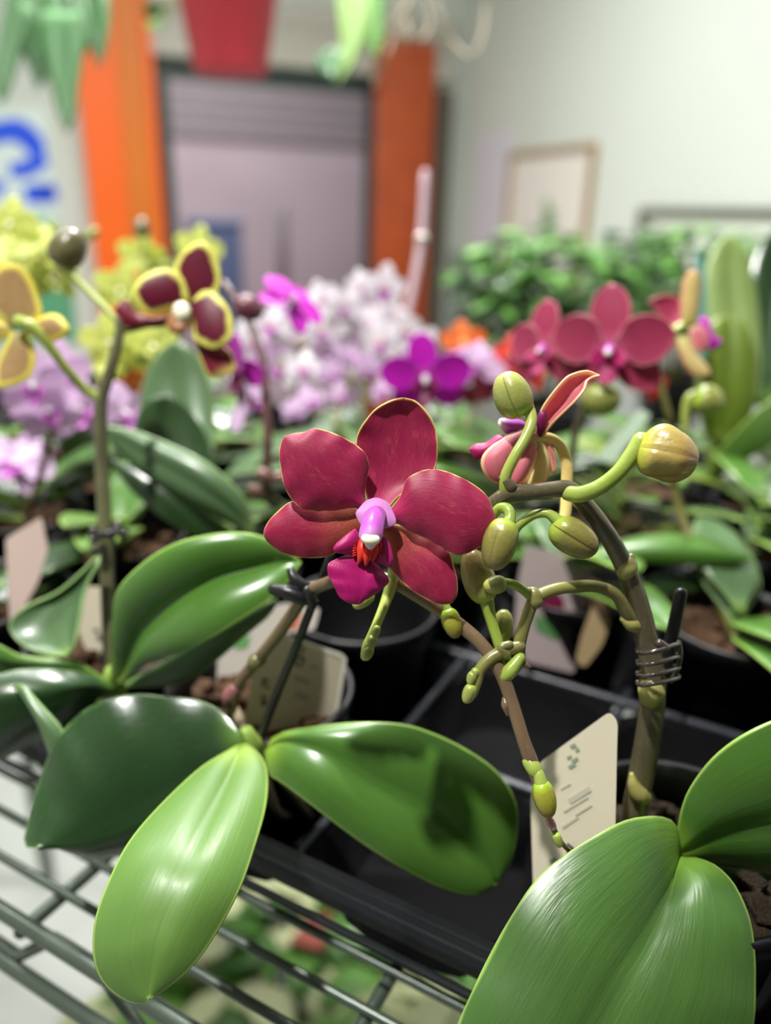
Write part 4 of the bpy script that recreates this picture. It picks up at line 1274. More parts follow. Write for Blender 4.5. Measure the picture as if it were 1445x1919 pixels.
s1 = stake([(628, 1020, .229, 8), (602, 1090, .237, 8.5), (556, 1210, .2505, 8.5), (515, 1310, .263, 8.5), (486, 1390, .275, 8.5), (476, 1430, .283, 8.5)], 'thin black stake rising past the grey olive spike under the wine red flower')
s2 = stake([(1276, 1112, .222, 12), (1262, 1180, .2265, 12), (1245, 1255, .2315, 12), (1222, 1350, .24, 12), (1200, 1450, .249, 12), (1182, 1540, .258, 12), (1178, 1580, .262, 12)], 'short black stake clipped to the thick grey green spike')
s3 = stake([(203, 985, .331, 12), (205, 1100, .326, 12), (210, 1220, .321, 12), (212, 1310, .325, 12), (214, 1350, .331, 12)], 'thick black stake tied to the dark spike of the burgundy and yellow flower')


def clipobj(name, parts, label, mat):
    root = empty(name, parts[0][1][0], label, 'plant clip')
    for nm, pts, r in parts:
        mb = MB()
        mb.tube(np.array(pts), r, 10, n=24)
        mb.build(nm, mat, root)
    return root


def wp(L):
    return [W(*q) for q in L]


clipobj('plant_clip', [
    ('jaw', wp([(512, 1104, .2335), (540, 1110, .232), (565, 1120, .232), (590, 1128, .2335)]), np.array([11, 14, 14, 8]) * .232 / F_PX),
    ('handle', wp([(545, 1070, .2325), (552, 1084, .2315), (575, 1098, .2315), (605, 1092, .2335)]), np.array([8, 10, 10, 7]) * .232 / F_PX),
    ('hinge', wp([(575, 1105, .2305), (582, 1118, .2305), (585, 1136, .2315)]), np.array([9, 10, 8]) * .232 / F_PX),
], 'black claw clip gripping the thin stake beside the bright glossy leaf', M_STAKE)
cb = empty('plant_clip', W(1235, 1245, .222), 'brown clear coil clip around the thick grey green spike', 'plant clip')
for k, (y0, y1) in enumerate(((1216, 1206), (1238, 1230), (1259, 1252), (1276, 1270))):
    pts = wp([(1196, y0 + 6, .2205), (1205, y0 + 8, .208 + .002 * 0 + .0065), (1232, y0 + 4, .2125), (1258, y1 + 4, .2155), (1272, y1, .221), (1268, y1 - 4, .230), (1240, y1, .236), (1208, y0, .2345), (1195, y0 + 2, .2265)])
    MB().tube(np.array(pts), 4.2 * .222 / F_PX, 8, n=40).build('coil_ring', M_CLIP, cb)
MB().tube(np.array(wp([(1272, 1204, .2215), (1275, 1230, .2215), (1266, 1262, .2225), (1258, 1276, .223)])), 5 * .222 / F_PX, 8, n=14).build('clip_bar', M_CLIP, cb)
MB().tube(np.array(wp([(1236, 1206, .2145), (1246, 1214, .2145)])), 9 * .222 / F_PX, 10, n=8).build('clip_tab', M_CLIP, cb)
cc = empty('plant_clip', W(190, 1000, .32), 'dark beaded clip on the dark spike of the burgundy and yellow flower', 'plant clip')
for k, (x, y) in enumerate(((176, 994), (176, 1012), (180, 1030), (222, 985), (232, 1002))):
    V, Fq, uv = bud_geo(W(x - 8, y, .315), W(x + 8, y, .315), 9 * .315 / F_PX, groove=0.0, n=10, seg=14)
    mesh('bead', V, Fq, M_CLIP, cc)
MB().tube(np.array(wp([(172, 1000, .318), (186, 1004, .312), (205, 1000, .311), (225, 995, .314), (236, 996, .32)])), 7 * .318 / F_PX, 8, n=14).build('clip_band', M_STAKE, cc)
# ------------------------------------------------------------------ tags
def rounded(poly, r):
    out = []
    n = len(poly)
    for i in range(n):
        p, a, b = (np.array(poly[k % n], float) for k in (i, i - 1, i + 1))
        da, db = a - p, b - p
        ra = min(r, np.linalg.norm(da) * .45)
        rb_ = min(r, np.linalg.norm(db) * .45)
        A, B = p + da / np.linalg.norm(da) * ra, p + db / np.linalg.norm(db) * rb_
        for t in np.linspace(0, 1, 6):
            out.append((1 - t) ** 2 * A + 2 * t * (1 - t) * p + t * t * B)
    return np.array(out)


def card(poly, z0, gx, gy, ref, label, mat=M_TAG, r=10, prints=(), group=None, thick=0.0007):
    """flat plastic tag: outline in pixels, depth z0 at ref, slopes gx, gy in metres per pixel"""
    # 1/depth is linear in the picture for a flat card
    zf = lambda P, d=0.0: 1.0 / (1.0 / z0 - ((P[:, 0] - ref[0]) * gx + (P[:, 1] - ref[1]) * gy) / z0 ** 2) + d
    P = rounded(poly, r)
    n = len(P)
    A, B = WA(P, zf(P)), WA(P, zf(P, thick))
    f = [tuple(range(n)), tuple(range(2 * n - 1, n - 1, -1))] + [(i, n + i, n + (i + 1) % n, (i + 1) % n) for i in range(n)]
    o = mesh('plant_tag', np.vstack([A, B]), f, mat, smooth=False)
    tag(o, label, 'plant tag', group)
    for nm, polys, m in prints:
        mb = MB()
        for q in polys:
            q = np.array(q, float)
            k = len(q)
            a, b = WA(q, zf(q, -0.0003)), WA(q, zf(q, -0.00005))
            mb.add(np.vstack([a, b]), [tuple(range(k)), tuple(range(2 * k - 1, k - 1, -1))] + [(i, k + i, k + (i + 1) % k, (i + 1) % k) for i in range(k)])
        mb.build(nm, m, o, smooth=False)
    return o


def sq(x, y, w, h, ang):
    c, s = math.cos(ang), math.sin(ang)
    return [(x + a * w / 2 * c - b * h / 2 * s, y + a * w / 2 * s + b * h / 2 * c) for a, b in ((-1, -1), (1, -1), (1, 1), (-1, 1))]


ct = lambda p: crop(440, 1160, 6.02, p)
border = ct([(700, 235), (1200, 400), (1265, 470), (1140, 1230), (1110, 1230), (1195, 520), (1180, 480), (735, 265)])
card([(522, 1186), (650, 1228), (628, 1385), (600, 1440), (500, 1440), (455, 1375), (474, 1250)], 0.292, 0.00004, 0.00006, (550, 1280), 'cream tag standing behind the thin black stake, with grey upright writing', r=14,
     prints=[('tag_border', [ct([(600, 195), (1200, 392), (1185, 425), (590, 232)]), ct([(1200, 392), (1262, 450), (1235, 470), (1185, 425)]), ct([(1262, 450), (1135, 1250), (1100, 1250), (1225, 470)])], M_TAG_EDGE),
             ('writing', [ct(sq(700, 360, 46, 120, .25)), ct(sq(770, 345, 26, 100, .25)), ct(sq(735, 430, 90, 24, .3)), ct(sq(690, 470, 26, 90, .25)), ct(sq(770, 470, 34, 70, .2)), ct(sq(730, 525, 80, 22, .3)),
                          ct(sq(350, 690, 90, 26, .3)), ct(sq(320, 730, 28, 70, .2)), ct(sq(370, 765, 70, 22, .3)), ct(sq(330, 880, 90, 24, .3)), ct(sq(325, 945, 60, 60, .3))], M_INK),
             ('small_print', [ct(sq(890, 545, 90, 40, .3)), ct(sq(760, 690, 180, 50, .33)), ct(sq(760, 870, 150, 50, .33))], M_INK_PALE)])
cr_ = lambda p: crop(980, 1320, 5.645, p)
card([(1143, 1333), (1158, 1352), (1156, 1420), (1153, 1560), (1130, 1660), (1060, 1700), (1000, 1690), (994, 1494), (1010, 1430)], 0.230, -0.00010, 0.0, (1080, 1480), 'cream tag with a pointed top leaning behind the drooping spike tip', r=12,
     prints=[('writing', [cr_(sq(530, 440, 60, 40, -.5)), cr_(sq(575, 480, 40, 40, -.5)), cr_(sq(490, 560, 50, 30, -.5)), cr_(sq(550, 590, 70, 40, -.6)), cr_(sq(520, 650, 80, 40, -.5)), cr_(sq(320, 1660, 70, 60, -.5))], M_INK_GREEN),
             ('small_print', [cr_(sq(560, 1060, 300, 22, -.55)), cr_(sq(600, 960, 260, 60, -.55)), cr_(sq(640, 1120, 200, 22, -.55)), cr_(sq(500, 1250, 200, 26, -.6)), cr_(sq(450, 870, 120, 16, -.5))], M_INK_PALE)])
card([(985, 1022), (1112, 1050), (1090, 1210), (1075, 1262), (985, 1240), (962, 1180), (972, 1080)], 0.375, 0.0001, 0.00005, (1030, 1130), 'pale tag with a dark rose flower picture, behind the arching side branch', r=8, mat=plain('pale pink tag', (196, 178, 178), 0.45, var=0.03),
     prints=[('flower_picture', [[(1000, 1112), (1034, 1100), (1056, 1122), (1058, 1150), (1030, 1156), (1010, 1140)]], plain('dark rose print', (126, 26, 70), 0.5)),
             ('leaf_picture', [[(1000, 1150), (1040, 1168), (1082, 1172), (1084, 1196), (1040, 1200), (1004, 1180)]], plain('green print', (96, 150, 90), 0.5))])
card([(1110, 1135), (1146, 1160), (1128, 1210), (1096, 1252), (1078, 1240), (1090, 1190)], 0.36, 0.0, 0.00005, (1110, 1190), 'narrow tan tag with a rounded end beside the thick grey green spike', r=10, mat=plain('tan tag', (172, 150, 112), 0.5, var=0.1))
card([(10, 1010), (78, 968), (90, 1030), (72, 1090), (34, 1160), (20, 1200), (16, 1120)], 0.36, 0.0001, 0.0, (50, 1060), 'pinkish white tag slanting behind the curled grey green leaf', r=8, mat=plain('pinkish tag', (214, 190, 180), 0.45, var=0.05))
card([(160, 1098), (196, 1100), (206, 1180), (208, 1262), (170, 1240), (146, 1180)], 0.34, 0.0, 0.0, (175, 1160), 'small cream tag standing close behind the thick black stake', r=6,
     prints=[('writing', [sq(188, 1196, 14, 10, .3), sq(180, 1182, 10, 7, .3)], M_INK)])
card([(370, 1235), (470, 1150), (530, 1130), (600, 1140), (590, 1180), (520, 1190), (475, 1240), (450, 1300), (380, 1300)], 0.33, 0.0, 0.0, (480, 1200), 'creased pale tag lying below the bright lower leaf half, behind the olive spike', r=8, mat=plain('dull white tag', (186, 180, 172), 0.5, var=0.08),
     prints=[('terracotta_print', [[(535, 1150), (566, 1146), (556, 1178), (528, 1182)]], plain('terracotta print', (190, 104, 72), 0.5)), ('green_print', [[(440, 1200), (470, 1190), (464, 1214), (440, 1218)]], plain('green print', (96, 150, 90), 0.5))])
card([(1170, 800), (1200, 765), (1220, 778), (1150, 868), (1118, 862), (1130, 840)], 0.43, 0.0, 0.0, (1160, 820), 'pale green blank tag strip slanting beneath the dusty rose flower', r=5, mat=plain('pale green tag', (188, 210, 186), 0.45, var=0.03))
card([(1303, 470), (1312, 465), (1322, 500), (1326, 640), (1312, 720), (1302, 640)], 0.47, 0.0, 0.0, (1310, 560), 'tall narrow teal tag rising above the tan backed flower', r=4, mat=plain('teal tag', (96, 146, 136), 0.4, var=0.05))


# ------------------------------------------------------------------ generic orchid flower
def petal_grid(ang, ln, wd, sharp, lift, droop, n=11, m=9, cup=0.12, start=0.03):
    """unit petal in flower space (x right, y up, z to the viewer)"""
    s = np.linspace(0, 1, n)
    w = wd / 2 * np.sin(np.pi * np.clip(s, 0, 1) ** sharp) ** 0.52 * np.clip(0.3 + s * 2.2, 0, 1)
    w[-1] = wd * 0.015
    G = np.zeros((n, m, 3))
    for j, t in enumerate(np.sin(np.linspace(-1, 1, m) * np.pi / 2)):
        x = t * w
        y = start + s * ln
        z = lift * s - droop * s * s + cup * (t * t - 0.4) * w
        G[:, j] = np.stack([x * math.cos(ang) + y * math.sin(ang), -x * math.sin(ang) + y * math.cos(ang), z], 1)
    return G


FL_PARTS = [('sepal', 0.0, 1.0, 0.66, 1.15, -0.02, 0.16), ('sepal', 2.25, 0.98, 0.6, 1.15, -0.05, 0.14), ('sepal', -2.25, 0.98, 0.6, 1.15, -0.05, 0.14),
            ('petal', 1.3, 1.02, 0.8, 1.1, 0.1, 0.2), ('petal', -1.3, 1.02, 0.8, 1.15, 0.1, 0.2)]


def frame(px, py, z, face, roll):
    p = W(px, py, z)
    Z = (CAM - p) / np.linalg.norm(CAM - p) + face[0] * IMX + face[1] * IMU + (face[2] if len(face) > 2 else 0) * FWD
    Z /= np.linalg.norm(Z)
    Y = IMU - Z * IMU.dot(Z)
    Y /= np.linalg.norm(Y)
    X = np.cross(Y, Z)
    c, s = math.cos(roll), math.sin(roll)
    return p, np.array([X * c + Y * s, -X * s + Y * c, Z])


def gflower(parent, at, span, face=(0, 0), roll=0.0, kind=None, split=True, label=None, n=11, m=9):
    px, py, z = at
    R_ = span / 2 * z / F_PX
    p, A = frame(px, py, z, face, roll)
    sep, pet, lipm, colm_ = kind
    jit = random.Random(int(px * 7 + py))
    shells = []
    for nm, ang, ln, wd, sh, lift, dr_ in FL_PARTS:
        G = petal_grid(ang + jit.uniform(-.08, .08), ln * jit.uniform(.94, 1.05), wd * jit.uniform(.95, 1.06), sh, lift + jit.uniform(-.05, .05), dr_, n, m)
        shells.append((nm, G, sep if nm == 'sepal' else pet))
    Gl = petal_grid(math.pi, 0.48, 0.36, 1.1, 0.25, -0.15, 9, 7, start=0.08, cup=-0.3)
    Gs = [petal_grid(math.pi * .72 * q, 0.3, 0.26, 0.9, 0.35, 0.0, 7, 5, start=0.06) for q in (-1, 1)]
    o = None

    def tw(G):
        return p + (G.reshape(-1, 3) * R_) @ A

    def shell(G, th=0.03):
        V, Fq, _ = grid_shell(G, th, np.array([0, 0, 50.0]))
        k, mm = G.shape[:2]
        uvg = np.zeros((k, mm, 2))
        uvg[..., 0] = np.linspace(0, 1, mm)[None]
        uvg[..., 1] = np.linspace(0, 1, k)[:, None]
        ed = np.concatenate([G[1:, 0], G[1:, -1]])
        rim = np.sqrt(((G.reshape(-1, 1, 3) - ed[None]) ** 2).sum(2).min(1)) * R_
        return p + (V * R_) @ A, Fq, np.vstack([uvg.reshape(-1, 2)] * 2), np.r_[rim, rim]
    cv, cf, cuv = bud_geo(np.array([0, 0.06, 0.0]), np.array([0, -0.07, 0.3]), 0.085, groove=0.0, n=8, seg=12)
    cv = p + (cv * R_) @ A
    if split:
        root = empty('flower', p - base_of(parent))
        root.parent = parent
        if label:
            root['label'] = label
        for nm, G, mt in shells:
            V, Fq, uv, rim = shell(G)
            mesh(nm, V, Fq, mt, root, uv=uv, rim=rim)
        V, Fq, uv, rim = shell(Gl)
        lp = mesh('lip', V, Fq, lipm, root, uv=uv, rim=rim)
        for G in Gs:
            V, Fq, uv, rim = shell(G)
            mesh('side_lobe', V, Fq, lipm, root, uv=uv, rim=rim)
        mesh('column', cv, cf, colm_, root, uv=cuv)
        return root
    VV, FF, UU, RR, MI, k = [], [], [], [], [], 0
    for G, mi in [(g[1], 0) for g in shells] + [(Gl, 1)] + [(g, 1) for g in Gs]:
        V, Fq, uv, rim = shell(G)
        VV.append(V); UU.append(uv); RR.append(rim)
        FF += [tuple(i + k for i in f) for f in Fq]
        MI += [mi] * len(Fq)
        k += len(V)
    VV.append(cv); UU.append(cuv); RR.append(np.ones(len(cv)))
    FF += [tuple(i + k for i in f) for f in cf]
    MI += [2] * len(cf)
    return mesh('flower', np.vstack(VV), FF, [pet, lipm, colm_], parent, uv=np.vstack(UU), rim=np.concatenate(RR), matidx=MI, label=label)


K_ROSE = (M_ROSE, M_ROSE, M_ROSE_LIP, M_COLUMN)
K_MAG = (M_MAGENTA, M_MAGENTA, M_MAGENTA_LIP, M_WHITELIL)
K_WHITE = (M_WHITELIL, M_WHITELIL, M_LILAC_LIP, M_CHART)
K_LILAC = (M_LILAC, M_LILAC, M_LILAC_LIP, M_WHITELIL)
K_CHART = (M_CHART, M_CHART, M_CHART, M_WHITE_CAP)
K_ORANGE = (M_ORANGE, M_ORANGE, M_RED, M_CHART)
K_RED = (M_RED, M_RED, M_MAGENTA_LIP, M_CHART)


def orchid(u, v, label, seed, nleaf=5, ll=(0.06, 0.095), lw=(0.024, 0.034), mats=None, az0=None, e0=(0.5, 0.9), potmat=None, barkmat=None, leaves=True):
    rnd = random.Random(seed)
    root = empty('potted_orchid', S(u, v, ZP), label, 'orchid plant', GRP)
    pot(root, u, v, potmat)
    bark(root, u, v, seed=seed, mat=barkmat)
    c = S(u, v, ZP + 0.054)
    mats = mats or [M_LEAF, M_LEAF_DARK, M_LEAF]
    if leaves:
        a0 = rnd.uniform(0, 6.28) if az0 is None else az0
        for k in range(nleaf):
            az = a0 + (math.pi * k) + rnd.uniform(-.45, .45)
            G = blade(c + np.array([0, 0, 0.004 * k]), az, rnd.uniform(*ll) * (0.75 if k > 3 else 1), rnd.uniform(*lw), rnd.uniform(*e0), rnd.uniform(-0.5, 0.1), twist=rnd.uniform(-.25, .25))
            blade_obj('leaf', G, 0.0013, mats[k % len(mats)], root)
    return root, c


def spikew(parent, c, P, mat, r=0.0022):
    """spike from the crown point c through pixel points (px, py, z)"""
    pts = [c + np.array([0, 0, 0.0])] + [W(*q) for q in P]
    v, f = tube_geo(np.array(pts), np.linspace(r * 1.15, r * 0.7, len(pts)), 10, 14 * len(pts))
    return mesh('flower_spike', v, f, mat, parent)


def twig(parent, P, mat, r):
    v, f = tube_geo(np.array([W(*q) for q in P]), r, 8, 6 * len(P))
    return mesh('pedicel', v, f, mat, parent)


# dusty rose plant (third row)
D, c = orchid(-0.019, 0.245, 'potted orchid with the dusty rose flowers beyond the tan olive bud', 11, 5, mats=[M_LEAF, M_LEAF_GREY])
spikew(D, c, [(1060, 980, .40), (1075, 830, .385), (1110, 720, .372), (1150, 650, .37)], M_STEM, .0022)
gflower(D, (1143, 655, .362), 226, (-.12, -.05), -0.08, K_ROSE, n=15, m=13, label='rose flower with a white pink centre')
gflower(D, (1022, 655, .385), 176, (-.75, 0.05), -0.1, K_ROSE, label='rose flower turned aside')
bud(D, (1128, 722), (1124, 780), .368, 36, M_BUD_GREEN, [(1140, 700, .37, 6), (1134, 712, .369, 7), (1130, 724, .368, 9)], M_PED_PALE)
# tan backed flower plant
E, c = orchid(0.061, 0.245, 'potted orchid whose tan flower turns its back, by the teal tag', 12, 4, mats=[M_LEAF, M_LEAF_GREY])
spikew(E, c, [(1275, 960, .40), (1262, 820, .39), (1240, 730, .385), (1232, 690, .383)], M_STEM_OLIVE, .0021)
Ef = empty('flower', np.array(W(1285, 615, .38)) - base_of(E))
Ef.parent = E
ce = lambda p: crop(1100, 420, 4.188, p)
patch('sepal', ce([(740, 790), (735, 600), (755, 450), (800, 375), (830, 362)]), ce([(850, 790), (880, 620), (890, 470), (880, 390), (830, 362)]), M_TAN_BACK, Ef, zs=(.38, .378, .374), bulge=0.003, thick=.0007)
patch('petal', ce([(720, 800), (620, 770), (540, 680), (490, 600)]), ce([(750, 720), (720, 580), (600, 555), (490, 600)]), M_ROSE, Ef, zs=(.382, .382, .381), bulge=-0.002, thick=.0007)
patch('petal', ce([(800, 820), (810, 900), (850, 980), (900, 1010)]), ce([(860, 790), (930, 830), (955, 930), (900, 1010)]), M_PEACH, Ef, zs=(.379, .378, .377), bulge=0.002, thick=.0007)
patch('sepal', ce([(690, 880), (720, 1010), (800, 1150), (880, 1200), (940, 1195)]), ce([(790, 880), (850, 1010), (930, 1100), (965, 1170), (940, 1195)]), M_TAN_BACK, Ef, zs=(.379, .378, .376), bulge=0.003, thick=.0007)
patch('sepal', ce([(700, 800), (640, 790), (585, 800)]), ce([(710, 830), (650, 840), (585, 800)]), M_TAN_BACK, Ef, zs=(.379, .379, .379), bulge=0.001, thick=.0007, n=12, m=9)
patch('lip', ce([(880, 760), (900, 730), (950, 750), (1000, 880), (1060, 910)]), ce([(880, 800), (930, 860), (960, 980), (1020, 970), (1060, 910)]), M_MAGENTA, Ef, zs=(.382, .383, .384), bulge=0.002, thick=.0007)
stem('pedicel', ce([(750, 800), (680, 850), (590, 960), (520, 1120), (500, 1230)]) and [(1279, 611, .379, 9), (1262, 623, .379, 9), (1241, 649, .381, 9), (1224, 687, .383, 9), (1220, 714, .385, 8)], M_PED_PALE, Ef)
bud(E, (1300, 740), (1352, 762), .388, 29, M_BUD_GREEN, [(1285, 820, .39, 6), (1284, 780, .389, 7), (1290, 748, .388, 8), (1304, 740, .388, 10)], M_PED_PALE)
# magenta plants
G1, c = orchid(-0.099, 0.245, 'potted orchid with a bright magenta flower, directly beyond the wine red flower', 13, 5)
spikew(G1, c, [(700, 930, .42), (745, 820, .425), (790, 735, .432), (800, 712, .43)], M_STEM_RED, .002)
gflower(G1, (797, 708, .42), 168, (.05, -.25), 0.05, K_MAG, n=13, m=11)
bud(G1, (768, 800), (778, 830), .42, 14, M_BUD_MAROON)
bud(G1, (690, 830), (688, 800), .42, 13, M_BUD_MAROON, [(712, 890, .421, 4), (700, 860, .421, 4), (690, 832, .42, 5)], M_STEM_RED)
G2, c = orchid(-0.179, 0.245, 'potted orchid with a reddish spike and magenta flowers seen edge on', 14, 4, ll=(.09, .12))
spikew(G2, c, [(508, 930, .40), (502, 820, .40), (494, 690, .405), (474, 620, .41), (440, 560, .415), (420, 530, .42)], M_STEM_RED, .0026)
gflower(G2, (448, 700, .405), 170, (-.95, -.25, .55), 0.5, K_MAG, n=13, m=11)
gflower(G2, (548, 565, .42), 132, (.35, .75, .3), -0.8, K_MAG, n=13, m=11)
patch('sepal', [(452, 712), (444, 750), (432, 790), (436, 812)], [(468, 716), (462, 770), (450, 805), (436, 812)], M_LILAC, G2, zs=(.404, .402, .40), n=16, m=9, thick=.0007)
bud(G2, (440, 566), (492, 590), .412, 24, M_BUD_MAROON)
bud(G2, (500, 905), (488, 878), .39, 12, M_BUD_PINK, [(506, 930, .397, 5), (504, 915, .393, 5), (498, 900, .39, 6)], M_STEM_RED)
bud(G2, (488, 930), (466, 912), .388, 13, M_BUD_PINK, [(506, 945, .396, 5), (498, 938, .391, 5), (486, 928, .388, 6)], M_STEM_RED)
bud(G2, (520, 905), (524, 885), .392, 11, M_BUD_PINK)
# big dark upright leaves of this plant
patch('leaf', [(340, 930), (290, 850), (264, 760), (275, 700), (305, 655), (330, 642)], [(370, 930), (400, 840), (398, 740), (378, 680), (352, 650), (330, 642)], M_LEAF_GREY, G2, zs=(.395, .42, .43, .43), bulge=.003, crease=True, n=24, m=15, thick=.0013, dl=.006)
patch('leaf', [(330, 960), (270, 890), (252, 820), (262, 770), (290, 744), (310, 742)], [(380, 960), (400, 900), (392, 830), (360, 775), (330, 748), (310, 742)], M_LEAF_DARK, G2, zs=(.385, .40, .405, .405), bulge=.003, crease=True, n=24, m=15, thick=.0013, dr=.006)
patch('leaf', [(480, 1010), (440, 985), (350, 940), (270, 890), (215, 835), (195, 800)], [(478, 1000), (455, 930), (390, 870), (310, 830), (240, 805), (195, 800)], M_LEAF_GREY, G2, zs=(.36, .355, .36, .365), bulge=.003, crease=True, n=24, m=15, thick=.0013, dl=.008)
patch('leaf', [(430, 1005), (380, 1010), (300, 965), (240, 910), (205, 860)], [(440, 1000), (410, 975), (330, 925), (260, 880), (205, 860)], M_LEAF_DARK, G2, zs=(.37, .365, .37), bulge=.002, n=18, m=11, thick=.0013)

# pale lilac and white orchids behind (second tray)
rw = random.Random(5)
def cloud(parent, pts, z0, spanr, kind, spk, crown, mat=M_STEM_OLIVE, mix=None):
    for (x, y) in pts:
        z = z0 + rw.uniform(-.03, .03)
        k = kind if mix is None or rw.random() > .35 else mix
        gflower(parent, (x, y, z), rw.uniform(*spanr), (rw.uniform(-.7, .7), rw.uniform(-.35, .35)), rw.uniform(-.4, .4), k, split=False, n=8, m=7)
        # each flower on its own stalk to the spike
        k2 = min(range(len(spk)), key=lambda i: abs(spk[i][0] - x) + abs(spk[i][1] - y))
        sp = spk[k2]
        pts3 = np.array([W(sp[0], sp[1], sp[2]), W((sp[0] + x) / 2, (sp[1] + y) / 2 + 8, (sp[2] + z) / 2 + .006), W(x, y + 4, z + .004)])
        v, f = tube_geo(pts3, .0009, 6, 10)
        mesh('pedicel', v, f, mat, parent)
    spikew(parent, crown, spk[::-1] if spk[0][1] < spk[-1][1] else spk, mat, .0022)


H1, c = orchid(-0.259, 0.355, 'potted orchid crowded with white and pale lilac flowers, beside the reddish spike', 21, 5)
cloud(H1, [(470, 640), (505, 610), (540, 600), (575, 590), (520, 650), (560, 640), (600, 620), (615, 660), (570, 690), (530, 690), (640, 575), (490, 690), (600, 560)], .545, (62, 92), K_WHITE, [(600, 590, .56), (570, 650, .56), (555, 720, .56), (540, 800, .55)], c, mix=K_LILAC)
H2, c = orchid(-0.179, 0.435, 'potted orchid crowded with pure white flowers, seen against the burnt orange door post', 22, 5)
cloud(H2, [(650, 580), (690, 560), (720, 540), (700, 600), (740, 590), (660, 630), (715, 640), (760, 620), (770, 660), (680, 670), (640, 690), (735, 690), (790, 640), (680, 540)], .60, (60, 88), K_WHITE, [(720, 580, .615), (700, 640, .615), (690, 720, .61), (690, 800, .60)], c)
H3, c = orchid(-0.179, 0.355, 'potted orchid with small dusky magenta and white flowers low under the white ones', 23, 5)
cloud(H3, [(690, 690), (660, 670), (620, 700), (640, 740), (580, 750), (550, 770), (720, 730), (480, 750)], .52, (48, 70), K_LILAC, [(660, 710, .53), (640, 760, .53), (640, 820, .52)], c, mix=K_MAG)
H4, c = orchid(-0.099, 0.435, 'potted orchid with lilac blooms and one orange flower, below the leafy bush', 24, 4)
cloud(H4, [(890, 680), (905, 700), (868, 690)], .56, (80, 100), K_LILAC, [(880, 690, .57), (890, 760, .57), (880, 820, .56)], c)
gflower(H4, (868, 642, .585), 88, (.1, .1), 0.1, K_ORANGE, split=False)
gflower(H4, (900, 735, .52), 70, (.3, -.5), 0.3, (M_BURG_PLAIN,) * 4, split=False)
gflower(H4, (850, 740, .54), 60, (-.3, -.5), 0.3, (M_BURG_PLAIN,) * 4, split=False)
H5, c = orchid(-0.019, 0.515, 'potted orchid with coral red flowers half hidden by the dusty rose flowers', 25, 4)
cloud(H5, [(962, 664), (985, 700), (1215, 715)], .60, (74, 86), K_RED, [(975, 690, .61), (985, 760, .61), (985, 820, .60)], c)
# lilac plant and chartreuse plants at the far side
H6, c = orchid(-0.339, 0.165, 'potted orchid with large pale lilac flowers below the salmon flower', 26, 5, ll=(.08, .11))
cloud(H6, [(110, 700), (150, 770), (90, 770), (30, 870), (60, 720)], .44, (120, 150), K_LILAC, [(100, 790, .45), (60, 760, .455), (10, 770, .46)], c, M_STEM_RED)
gflower(H6, (232, 775, .43), 120, (.8, .1, .2), 0.2, K_LILAC, split=False)
bud(H6, (100, 845), (112, 860), .44, 9, M_BUD_MAROON)
H7, c = orchid(-0.419, 0.355, 'potted orchid with chartreuse flowers in front of the bright orange post', 27, 5)
cloud(H7, [(265, 480), (290, 510), (225, 545), (370, 470)], .60, (80, 105), K_CHART, [(270, 500, .61), (262, 580, .61), (255, 680, .60)], c, M_PED_PALE)
bud(H7, (268, 446), (264, 408), .6, 15, M_BUD_DARK, [(268, 480, .605, 4), (270, 462, .6, 5), (268, 445, .6, 6)], M_PED_PALE)
H8, c = orchid(-0.419, 0.245, 'potted orchid with chartreuse flowers behind the salmon flower', 28, 5)
cloud(H8, [(40, 445), (10, 480), (75, 465), (100, 520), (20, 420)], .52, (85, 110), K_CHART, [(50, 490, .53), (45, 580, .53), (60, 700, .52)], c, M_PED_PALE)
gflower(H8, (100, 505, .53), 88, (.2, -.3), .4, (M_SALMON,) * 4, split=False)
for a, b, rr_ in (((160, 445), (185, 430), 10), ((84, 440), (72, 425), 11), ((105, 425), (90, 418), 9)):
    bud(H8, a, b, .53, rr_, M_BUD_GREEN, [(100, 470, .53, 4), ((100 + a[0]) / 2, 460, .53, 4), (a[0], a[1] + 2, .53, 5)], M_PED_PALE)
H9, c = orchid(-0.339, 0.245, 'potted orchid with low chartreuse flowers under the burgundy and yellow flower', 29, 5)
cloud(H9, [(205, 640), (250, 655), (215, 690), (285, 650)], .47, (95, 120), K_CHART, [(235, 670, .48), (245, 740, .48), (250, 800, .47)], c, M_PED_PALE)
gflower(H9, (255, 720, .48), 64, (.2, -.2), .2, K_ORANGE, split=False)
# leafy plants without flowers in view
Lf, c = orchid(-0.019, 0.435, 'potted orchid with tall upright olive lime leaves behind the teal tag', 31, leaves=False)
patch('leaf', [(1320, 820), (1305, 720), (1315, 640), (1340, 600), (1365, 592)], [(1370, 840), (1410, 770), (1420, 680), (1400, 615), (1365, 592)], M_LEAF_LIME, Lf, zs=(.51, .50, .50, .505), bulge=.003, crease=True, n=22, m=15, thick=.0014)
patch('leaf', [(1370, 760), (1330, 640), (1318, 540), (1335, 470), (1365, 440)], [(1420, 760), (1425, 640), (1415, 540), (1398, 470), (1365, 440)], M_LEAF_PALE, Lf, zs=(.53, .545, .55, .55), bulge=.003, crease=True, n=22, m=15, thick=.0014)
patch('leaf', [(1400, 760), (1395, 620), (1405, 520), (1430, 450), (1470, 420)], [(1450, 760), (1475, 640), (1490, 520), (1490, 450), (1470, 420)], M_LEAF_DARK, Lf, zs=(.54, .56, .57, .57), bulge=.003, crease=True, n=22, m=15, thick=.0014)
patch('leaf', [(1330, 880), (1360, 830), (1430, 760), (1500, 720)], [(1340, 900), (1400, 860), (1470, 810), (1500, 720)], M_LEAF_BRIGHT, Lf, zs=(.50, .47, .46), bulge=.002, n=16, m=11, thick=.0014)
